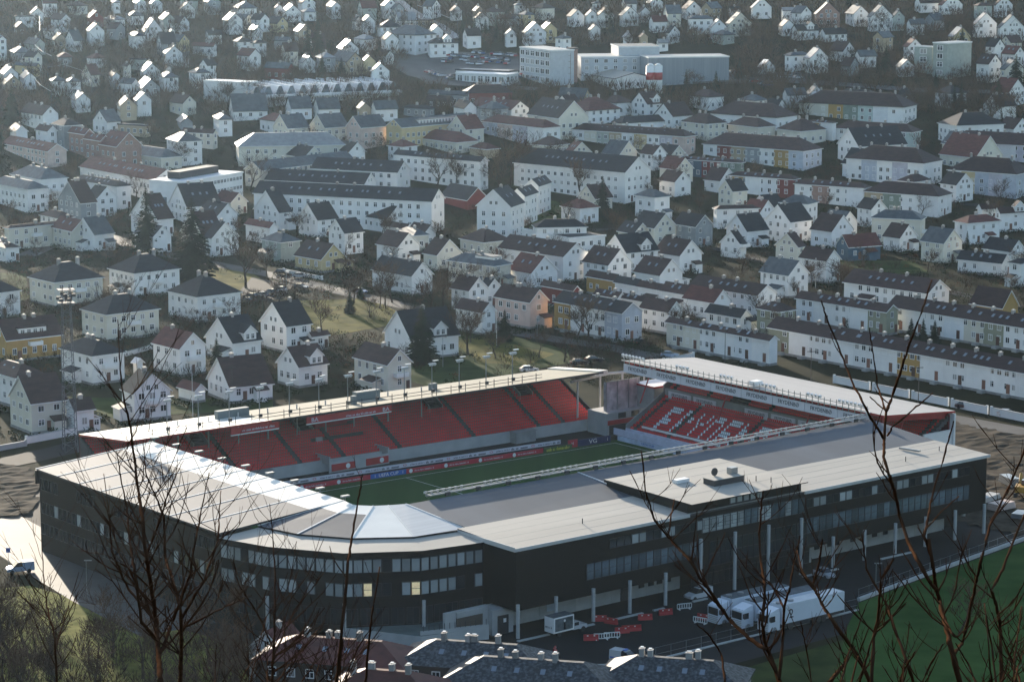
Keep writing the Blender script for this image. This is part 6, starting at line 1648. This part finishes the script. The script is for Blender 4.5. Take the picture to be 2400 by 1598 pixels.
# lamp posts, flagpoles
def pole(name, label, cat, px, py, h, r, top=None, mt=STEEL):
    p = gp(px, py); t = thing(name, label, cat, p); m = MB(); m.cyl(0, 0, -.3, h, r, r * .6, 8); m.build('pole', mt, t)
    if top == 'lamp': m = MB(); m.box(-.3, .9, -.12, .12, h - .05, h + .08); m.build('lamp_head', STEEL, t)
    if top == 'knob': m = MB(); m.tube([(0, 0, h), (0, 0, h + .25)], [.12, .05], 8); m.build('finial', TRIM, t)
    return t
pole('street_lamp', 'street lamp beside the row of parked cars', 'street lamp', 672, 688, 5.6, .08, 'lamp'); pole('flagpole', 'white flagpole on the sunlit lawn', 'flagpole', 1164, 810, 8.5, .07, 'knob', TRIM); pole('flagpole', 'white flagpole before the hip roofed terraces', 'flagpole', 1911, 675, 8.0, .06, 'knob', TRIM)
pole('flagpole', 'white flagpole beside the small garage near the far stand', 'flagpole', 452, 978, 11, .07, 'knob', TRIM)
pole('street_lamp', 'street lamp on the street behind the far stand', 'street lamp', 1038, 860, 7, .08, 'lamp'); pole('street_lamp', 'street lamp left of the end stand roof', 'street lamp', 1259, 790, 4.5, .08, 'lamp'); pole('street_lamp', 'double headed lamp before the training pitch', 'street lamp', 2052, 1395, 5.2, .08, 'lamp'); pole('street_lamp', 'street lamp on the access road by the thicket', 'street lamp', 204, 1400, 6, .07, 'lamp')
for i, (x, y) in enumerate([(1699, 850), (1900, 905), (2152, 945), (885, 905), (545, 945), (1110, 700), (1790, 690), (1855, 680), (2055, 700), (1250, 755)]):
    t = pole('utility_pole', 'dark wooden utility pole, %s' % ['left before the front terrace', 'middle before the front terrace', 'right before the front terrace', 'by the cream house behind the far stand', 'before the brown roofed cottage', 'beside the small white house above the lawn', 'before the white slate gabled house', 'right of the white slate gabled house', 'before the long white gabled row', 'by the pinkish gabled house'][i], 'utility pole', x, y, 8.5, .1, None, WC['d'])
    m = MB(); m.box(-.9, .9, -.06, .06, 7.7, 7.85); m.build('crossarm', WC['d'], t)
p = gp(20, 1322); t = thing('road_sign', 'small blue road sign beside the access road', 'sign', p); m = MB(); m.cyl(0, 0, 0, 2.6, .04, ns=6); m.build('pole', STEEL, t); m = MB(); m.box(-.35, .35, -.03, .03, 2.0, 2.8); m.build('plate', BLUEAD, t)
# lattice mast
MASTG = mat('weathered_mast', (.14, .14, .145), .7, spec=.2, var=.1)
p = gp(165, 1058); h = 32.5; t = thing('lattice_mast', 'tall grey lattice floodlight mast behind the dark corner stand', 'mast', p, R(20)); m = MB(); w0, w1 = 1.3, .75
def mw(z): return w0 + (w1 - w0) * z / h
for sx in (-1, 1):
    for sy in (-1, 1): m.tube([(sx * w0, sy * w0, 0), (sx * w1, sy * w1, h)], .075, 5)
m.build('legs', MASTG, t); m = MB(); n = 20
for k in range(n):
    z0, z1 = h * k / n, h * (k + 1) / n; a, b = mw(z0), mw(z1)
    for q in range(4):
        c0 = [(-1, -1), (1, -1), (1, 1), (-1, 1)][q]; c1 = [(-1, -1), (1, -1), (1, 1), (-1, 1)][(q + 1) % 4]
        m.tube([(c0[0] * a, c0[1] * a, z0), (c1[0] * b, c1[1] * b, z1)], .04, 4, 0, False); m.tube([(c0[0] * a, c0[1] * a, z0), (c1[0] * a, c1[1] * a, z0)], .035, 4, 0, False)
m.build('bracing', MASTG, t); m = MB(); m.box(-1.6, 1.6, -1.3, 1.3, h - 3, h - 2.9); m.box(-1.6, 1.6, -1.3, 1.3, h - .4, h - .3); m.build('platform', MASTG, t)
for k in range(8): m = MB(); m.box(-.4, .4, -.25, .25, -.3, .3); o = m.build('floodlight', DARKM, t); o.location = (-1.2 + .8 * (k % 4), -1.5 if k < 4 else 1.5, h - 2.2 + .9 * (k % 2))
# flags at the right corner
FR = mat('flag_red', (.5, .03, .04), .7, var=.05); FB = mat('flag_blue', (.02, .05, .25), .7, var=.05); FW = mat('flag_white', (.75, .75, .78), .7, var=.05)
def flag(u, v, label, nor, h=8.5):
    t = sthing('flagpole', label, 'flag', u, v, 0); m = MB(); m.cyl(0, 0, 0, h, .06, .04, 6); m.build('pole', TRIM, t)
    m = MB(); nx_, nz = 22, 16; W_, H2 = 2.2, 2.6
    for i in range(nx_):
        for j in range(nz):
            def P(a, b): x = a / nx_; z = b / nz; return (x * W_ * .8, .22 * math.sin(x * 7 + z * 1.5) * x, h - .1 - (1 - z) * H2 - x * 1.0)
            cx, cz = i / nx_, j / nz; k = 0
            if nor: k = 2 if (7 <= i <= 8 or 7 <= j <= 8) else (1 if (6 <= i <= 9 or 6 <= j <= 9) else 0)
            else: k = 1 if not (5 < i < 13 and 5 < j < 10) else 0
            m.face([P(i, j), P(i + 1, j), P(i + 1, j + 1), P(i, j + 1)], k)
    m.build('cloth', [FR, FW, FB], t)
flag(113, 20.5, 'white flag with red mark, farthest left of the corner flags', False); flag(112.5, 15, 'red Norwegian flag with blue and white cross', True, 8.8); flag(113.5, 16.5, 'white flag behind the Norwegian flag', False, 9.4)
t = sthing('inflatable_arch', 'white and blue inflatable arch beside the corner flags', 'arch', 112.5, 10.5, 0, R(20))
m = MB(); m.tube([(-3.2 * math.cos(a * math.pi / 12), 0, 4.6 * math.sin(a * math.pi / 12)) for a in range(13)], .42, 10); m.build('tube', WHITE, t, True)
m = MB(); m.tube([(-2.6 * math.cos(a * math.pi / 12), .3, 3.8 * math.sin(a * math.pi / 12)) for a in range(13)], .32, 10); m.build('inner_tube', BLUEAD, t, True)
m = MB(); m.tube([(-.6, -.5, 4.2), (-.6, -.55, 4.2)], .45, 12); m.build('badge', mat('badge_yellow', (.6, .45, .05), .6, var=0), t)
# building site things
for i, (u, v, w, d_, h_, mt) in enumerate([(118, 8, 5, 2.4, 1.2, WC['p']), (121, 14, 6, 2.2, .9, CONCL), (116, 2, 4, 2, .8, STEEL), (126, 22, 5, 2.4, 1.4, WC['t']), (124, 3, 3, 2, 1.0, WC['g']), (131, 30, 4, 2, 1.2, WHITE), (134, 20, 5, 2, 1.5, STEEL), (119, -4, 3, 2, .9, WC['r']), (138, 34, 4, 2, 1.2, WC['y']), (128, -2, 4, 2, 1.3, CONCL)]):
    t = sthing('material_stack', 'stack of building material on the site, %s from the stand corner' % ORD[i], 'stack', u, v, .45, .2 * i)
    for k in range(3): m = MB(); m.box(-w / 2 + .1 * k, w / 2 - .15 * k, -d_ / 2, d_ / 2, h_ * k / 3, h_ * (k + .9) / 3); m.build('layer', mt, t)
YEL = mat('machine_yellow', (.45, .24, .03), .5, var=.15)
t = sthing('excavator', 'yellow excavator on the building site beside the stand', 'excavator', 128, 12, .5, .6)
m = MB(); m.box(-1.5, 1.5, -1.1, 1.1, .9, 2.0); m.build('body', YEL, t); m = MB(); m.box(.1, 1.4, -1.0, .1, 2.0, 2.9); m.build('cab', GLASS, t); m = MB(); m.tube([(1.4, .5, 1.7), (3.2, .5, 3.4), (4.9, .5, 1.6), (4.6, .5, .6)], [.28, .25, .2, .3], 6); m.build('arm', YEL, t)
for s in (-1, 1): m = MB(); m.box(-1.8, 1.8, s * .95 - .28, s * .95 + .28, 0, .85); m.build('track', RUBBER, t)
# wires that glint on the upper left slope
for i, pts in enumerate([[(93, 40), (93, 75)], [(80, 105), (100, 122), (122, 132)], [(112, 158), (150, 152), (190, 165), (215, 195)], [(72, 175), (95, 200), (120, 215)], [(700 * .34 + 740, 38 * .34), (1072, 50)]]):
    Q = [gp(x, y, 7.0) for x, y in pts]; o = None; t = thing('overhead_wire', 'glinting overhead wire among the hillside houses, %s from the left' % ORD[i], 'wire', (Q[0].x, Q[0].y, Q[0].z - 7)); m = MB()
    PP = [q - Q[0] + Vector((0, 0, 7)) for q in Q]; m.tube(PP, .09, 4, 0, False); m.build('cable', STEEL, t)
    for q in PP[::max(1, len(PP) - 1)]: m = MB(); m.cyl(q.x, q.y, q.z - 8, q.z + .3, .12, ns=6); m.build('mast', DARKM, t)

# ---------------------------------------------------------------- houses at the foot of the slope
n0 = len(HOUSES)
for a, lab in (((945, 1570, 600, 1010, 76, 2, 'h', 'd', 'r', 'u'), 'red tiled hip roof with chimneys at the bottom, left of the slate roofs'), ((1268, 1578, 930, 1345, 77, 2, 'h', 'd', 'S', 'su'), 'dark house with slate hip roof and blue roof windows at the bottom centre'),
               ((1428, 1622, 1040, 1500, 77, 2, 'h', 'd', 'S', 'su'), 'front slate roof with four chimneys cut by the bottom edge'), ((1735, 1618, 1400, 1800, 76, 2, 'h', 'd', 'S', 'su'), 'mottled slate roof at the bottom, right of the yard kerb'),
               ((1010, 1645, 760, 1080, 76, 2, 'h', 'r', 'r', 'u'), 'dark red hip roof cut by the bottom edge'), ((668, 1532, 585, 720, 60, 1.4, 'gL', 'W', 'r', ''), 'pale gable with reddish verge behind the bare twigs')):
    r = house(*a); r['label'] = lab; r['category'] = 'house'; r['group'] = 'roofs at the foot of the slope'
    if a[6] == 'h' and lab[0] != 'p':
        for q in (-3.0, 4.5): link('chimney', CHIM, next(c for c in r.children if c.name.startswith('roof')), (hrnd.uniform(-.5, .5), q, 8.9))

# ---------------------------------------------------------------- thicket at the lower left
for k in range(34):
    px, py = tr.uniform(-30, 560), tr.uniform(1500, 1690)
    plant('b', px, py, tr.uniform(7, 11), 'slender bare tree in the thicket beside the access road', None, 'trees of the roadside thicket', wide=tr.uniform(.9, 1.3))
scrub('roadside_thicket', 'tangled bare thicket beside the access road', SHR, 120, (-40, 1470, 600, 1680), (1.0, 2.2), False, 51, 60)
plant('b', 2245, 1490, 8, 'small bare tree on the training pitch edge', 2, None, 1.3)

# ---------------------------------------------------------------- foreground twigs
fr = random.Random(77)
def W3(px, py, dep):
    x = (px - PW / 2) / FPX; y = -(py - PH / 2) / FPX
    return Vector((x, math.cos(PITCH) + y * math.sin(PITCH), -math.sin(PITCH) + y * math.cos(PITCH))) * dep + Vector((0, 0, CAMH))
def traced(m, pts, dep, r0, r1, rate=0.0, tl=(60, 160), bud=True, wob=.03, sub=True):
    ppm = dep / FPX; P = []
    for i, (x, y) in enumerate(pts): P.append(W3(x, y, dep * (1 + wob * math.sin(i * 1.3 + dep + pts[0][0]))))
    Q = []; n = len(P)
    for i in range(n - 1):
        a, b = P[i], P[i + 1]; k = max(2, int((b - a).length / ppm / 28))
        for j in range(k): Q.append(a.lerp(b, j / k) + Vector((fr.uniform(-1, 1), fr.uniform(-1, 1), fr.uniform(-1, 1))) * ppm * 1.2)
    Q.append(P[-1]); N = len(Q); rad = [r0 + (r1 - r0) * (i / (N - 1)) for i in range(N)]
    if bud:
        for i in range(2, N - 1, 3): rad[i] *= 1.22
    rad[-1] = max(rad[-1] * 1.1, rad[-1])
    rad = [q * (.56 if dep < 10 else .6) for q in rad]
    m.tube(Q, rad, 6)
    tot = sum((b - a).length for a, b in zip(Q, Q[1:])) / ppm
    for k in range(int(tot * rate / 100)):
        i = fr.randrange(max(1, N // 6), N - 1); d = (Q[i + 1] - Q[i]).normalized(); side = fr.choice((-1, 1))
        dirv = (Vector((side * fr.uniform(.35, .9), fr.uniform(-.5, .5), fr.uniform(.35, 1.0)))).normalized(); L = fr.uniform(*tl) * ppm; q = [Q[i]]; dd = dirv
        for j in range(5): dd = (dd + Vector((fr.uniform(-.2, .2), fr.uniform(-.2, .2), .14))).normalized(); q.append(q[-1] + dd * L / 5)
        rr_ = min(rad[i] * .5, .0026 * dep / 9 if dep > 15 else .0034); m.tube(q, [rr_, rr_ * .9, rr_ * 1.0, rr_ * .7, rr_ * .75, rr_ * .5], 5)
        if sub:
            for _ in range(fr.randint(1, 3)):
                s = q[fr.randint(1, 4)]; e = (dd + Vector((fr.uniform(-.8, .8), fr.uniform(-.5, .5), fr.uniform(-.1, .6)))).normalized() * L * fr.uniform(.2, .5); m.tube([s, s + e * .5, s + e], [rr_ * .6, rr_ * .55, rr_ * .35], 4)
def ftree(label, base, stems, dep, name='foreground_tree'):
    b = W3(base[0], base[1], dep); z = zt(b.x, b.y); t = thing(name, label, 'tree', (b.x, b.y, z)); m = MB(); tw = MB()
    for i, (pts, r0, r1, rate, tl) in enumerate(stems):
        traced(m if i == 0 else tw, pts, dep, r0, r1, rate, tl)
    p0 = W3(*stems[0][0][0], dep); m.tube([(b.x, b.y, z - .3), p0], [stems[0][1] * 1.5, stems[0][1]], 8)
    for q in (m, tw): q.v = [(x - b.x, y - b.y, zz - z) for x, y, zz in q.v]
    m.build('trunk', TWIGF, t, True); tw.build('crown', TWIGF, t, True) if tw.v else None
T1 = (60, 230)
ftree('large bare foreground tree before the dark corner stand', (378, 1750), [
    ([(382, 1660), (376, 1598), (372, 1534), (366, 1457), (355, 1381), (343, 1305), (336, 1229), (324, 1145), (315, 1076), (305, 1000), (290, 930), (283, 880), (276, 750)], .042, .007, 1.3, T1),
    ([(372, 1541), (404, 1457), (419, 1419), (446, 1343), (457, 1267), (473, 1190), (490, 1107)], 0.026, 0.006, 1.8, T1), ([(423, 1640), (423, 1598), (425, 1500), (423, 1419), (405, 1360), (387, 1305), (385, 1213), (360, 1150), (343, 1114), (335, 1038)], 0.034, 0.006, 1.8, T1),
    ([(368, 1500), (332, 1457), (316, 1343), (305, 1267), (297, 1190), (282, 1114), (274, 1057)], 0.026, 0.006, 1.8, T1), ([(425, 1450), (477, 1362), (511, 1267), (515, 1190), (518, 1149)], 0.021, 0.006, 1.7, T1), ([(366, 1457), (300, 1380), (262, 1290), (255, 1200), (243, 1110)], 0.021, 0.006, 1.7, T1),
    ([(372, 1534), (430, 1470), (520, 1425), (590, 1395)], 0.019, 0.006, 2.2, T1), ([(343, 1305), (375, 1220), (395, 1150), (430, 1080)], 0.017, 0.005, 1.7, T1), ([(355, 1381), (300, 1330), (250, 1300), (190, 1290)], 0.013, 0.004, 1.7, T1)], 24.0)
ftree('thinner bare foreground tree right of the large one', (640, 1740), [([(636, 1660), (637, 1598), (644, 1476), (644, 1343), (640, 1248), (632, 1180)], 0.030, 0.006, 2.0, T1), ([(640, 1540), (690, 1430), (730, 1380), (760, 1340)], 0.017, 0.005, 2.2, T1), ([(641, 1520), (600, 1430), (560, 1370), (545, 1300)], 0.017, 0.005, 2.2, T1), ([(640, 1570), (720, 1540), (790, 1510)], 0.013, 0.004, 2.2, T1)], 26.0)
ftree('slender leaning foreground sapling at the lower left', (133, 1740), [([(140, 1660), (133, 1598), (130, 1496), (110, 1419), (101, 1343), (97, 1255)], 0.022, 0.006, 1.4, T1), ([(131, 1520), (160, 1420), (185, 1340)], 0.013, 0.004, 1.7, T1), ([(125, 1470), (90, 1400), (60, 1350)], 0.012, 0.004, 1.7, T1)], 26.0)
T2 = (40, 120)
ftree('single upright twig left of the black facade corner', (800, 1760), [([(785, 1640), (800, 1492), (815, 1324), (827, 1248), (840, 1168), (850, 1111)], .012, .004, .3, T2)], 9.5, 'foreground_twig')
ftree('short upright twig before the curved corner windows', (860, 1760), [([(852, 1650), (857, 1598), (867, 1477), (876, 1412), (890, 1328)], .009, .004, .3, T2)], 9.5, 'foreground_twig')
T3 = (45, 190)
ftree('bare foreground shrub branch before the lorries', (1835, 1760), [([(1850, 1660), (1828, 1598), (1802, 1529), (1795, 1516), (1787, 1462), (1793, 1377), (1783, 1314), (1780, 1250), (1785, 1177), (1789, 1150)], .015, .0035, 1.0, T3), ([(1793, 1520), (1755, 1495), (1706, 1447), (1664, 1384), (1642, 1356), (1621, 1316), (1585, 1279), (1566, 1258), (1534, 1218), (1513, 1152), (1503, 1056)], .012, .004, .9, T3),
    ([(1826, 1590), (1836, 1493), (1838, 1426), (1851, 1377)], .010, .006, .6, T3), ([(1851, 1377), (1862, 1310), (1875, 1255)], .006, .003, 1, T2), ([(1838, 1426), (1810, 1370), (1765, 1330)], .007, .003, 1, T2), ([(1700, 1600), (1690, 1530), (1665, 1490), (1634, 1462)], .008, .003, .3, T2), ([(1621, 1316), (1626, 1270), (1634, 1195)], .006, .003, .5, T2), ([(1566, 1258), (1572, 1215), (1580, 1170)], .005, .003, .3, T2)], 9.0, 'foreground_shrub')
ftree('tall bare foreground shrub crossing the right end of the stand', (2260, 1760), [([(2268, 1660), (2250, 1598), (2228, 1511), (2212, 1450), (2201, 1403), (2193, 1374), (2187, 1327), (2177, 1263)], .019, .009, .4, T3),
    ([(2193, 1380), (2175, 1356), (2152, 1315), (2128, 1268), (2108, 1207), (2096, 1149), (2084, 1112), (2071, 1070), (2073, 1027), (2077, 964)], .011, .008, .25, T3), ([(2073, 1030), (2041, 979), (2026, 949), (1999, 900), (1960, 800), (1935, 740), (1925, 705)], .008, .004, .15, T2), ([(2077, 964), (2088, 936), (2101, 900), (2130, 810), (2160, 730), (2184, 657)], .009, .004, .15, T2),
    ([(2076, 962), (2063, 925), (2056, 900), (2046, 830), (2038, 769)], .006, .003, .1, T2), ([(2080, 1021), (2092, 1000), (2135, 964), (2186, 921)], .006, .004, .1, T2), ([(2077, 964), (2055, 945), (2039, 930)], .005, .003, 0, T2), ([(2187, 1320), (2167, 1254), (2171, 1233), (2184, 1165), (2209, 1080), (2235, 987)], .009, .004, .3, T2), ([(2170, 1240), (2205, 1200), (2247, 1163)], .005, .004, 0, T2),
    ([(2234, 1534), (2257, 1505), (2280, 1403), (2292, 1345), (2310, 1271), (2321, 1228), (2365, 1140), (2410, 1040)], .010, .005, .8, T3), ([(2348, 1640), (2345, 1476), (2336, 1418), (2324, 1382), (2350, 1333), (2400, 1207), (2420, 1150)], .012, .005, .8, T3), ([(2212, 1450), (2235, 1490), (2245, 1490), (2300, 1440)], .008, .003, 1.0, T2)], 9.0, 'foreground_shrub')
ftree('bare foreground shrub stems left of the tall one', (2050, 1760), [([(2040, 1660), (2048, 1494), (2057, 1452), (2065, 1356), (2095, 1309)], .012, .005, 1.2, T3), ([(2060, 1640), (2004, 1526), (1972, 1484), (1950, 1452), (1925, 1414), (1906, 1371), (1919, 1320), (1928, 1263)], .012, .004, 1.3, T3), ([(1906, 1371), (1880, 1340), (1868, 1290)], .006, .003, .8, T2), ([(1925, 1640), (1944, 1598), (1961, 1576), (1982, 1550), (1985, 1538)], .012, .007, .5, T2), ([(2150, 1640), (2130, 1560), (2100, 1480), (2080, 1420), (2030, 1330), (2020, 1250)], .010, .004, 1.2, T3)], 8.5, 'foreground_shrub')
st_ = []
for k in range(17):
    x = fr.uniform(1880, 2420); top = fr.uniform(1400, 1560); lean = fr.uniform(-90, 90); st_.append(([(x, 1660), (x + lean * .3, 1600), (x + lean * .6, (1600 + top) / 2), (x + lean, top)], fr.uniform(.005, .010), .003, 1.2, (40, 120)))
ftree('tangle of bare foreground twigs in the lower right corner', (2200, 1770), st_, 8.0, 'foreground_shrub')
st_ = []
for k in range(18):
    x = fr.uniform(470, 820); top = fr.uniform(1430, 1570); lean = fr.uniform(-20, 140); st_.append(([(x, 1660), (x + lean * .3, 1600), (x + lean * .6, (1600 + top) / 2), (x + lean, top)], fr.uniform(.006, .011), .004, 1.6, (50, 150)))
ftree('tangle of glinting bare twigs before the red roof', (640, 1780), st_, 18.0, 'foreground_shrub')

# ---------------------------------------------------------------- haze
m = MB(); m.box(-760, 760, -30, 1640, -4, 128); hz = m.build('haze', []); hz['kind'] = 'stuff'; hz['label'] = 'thin winter haze over the valley'
hm = bpy.data.materials.new('haze_air'); hm.use_nodes = True; n_ = hm.node_tree; n_.nodes.clear(); ou = n_.nodes.new('ShaderNodeOutputMaterial'); pv = n_.nodes.new('ShaderNodeVolumePrincipled')
pv.inputs['Color'].default_value = (.58, .78, 1.0, 1); pv.inputs['Density'].default_value = 0.00002; pv.inputs['Anisotropy'].default_value = 0.68
n_.links.new(pv.outputs[0], ou.inputs['Volume']); hz.data.materials.clear(); hz.data.materials.append(hm)
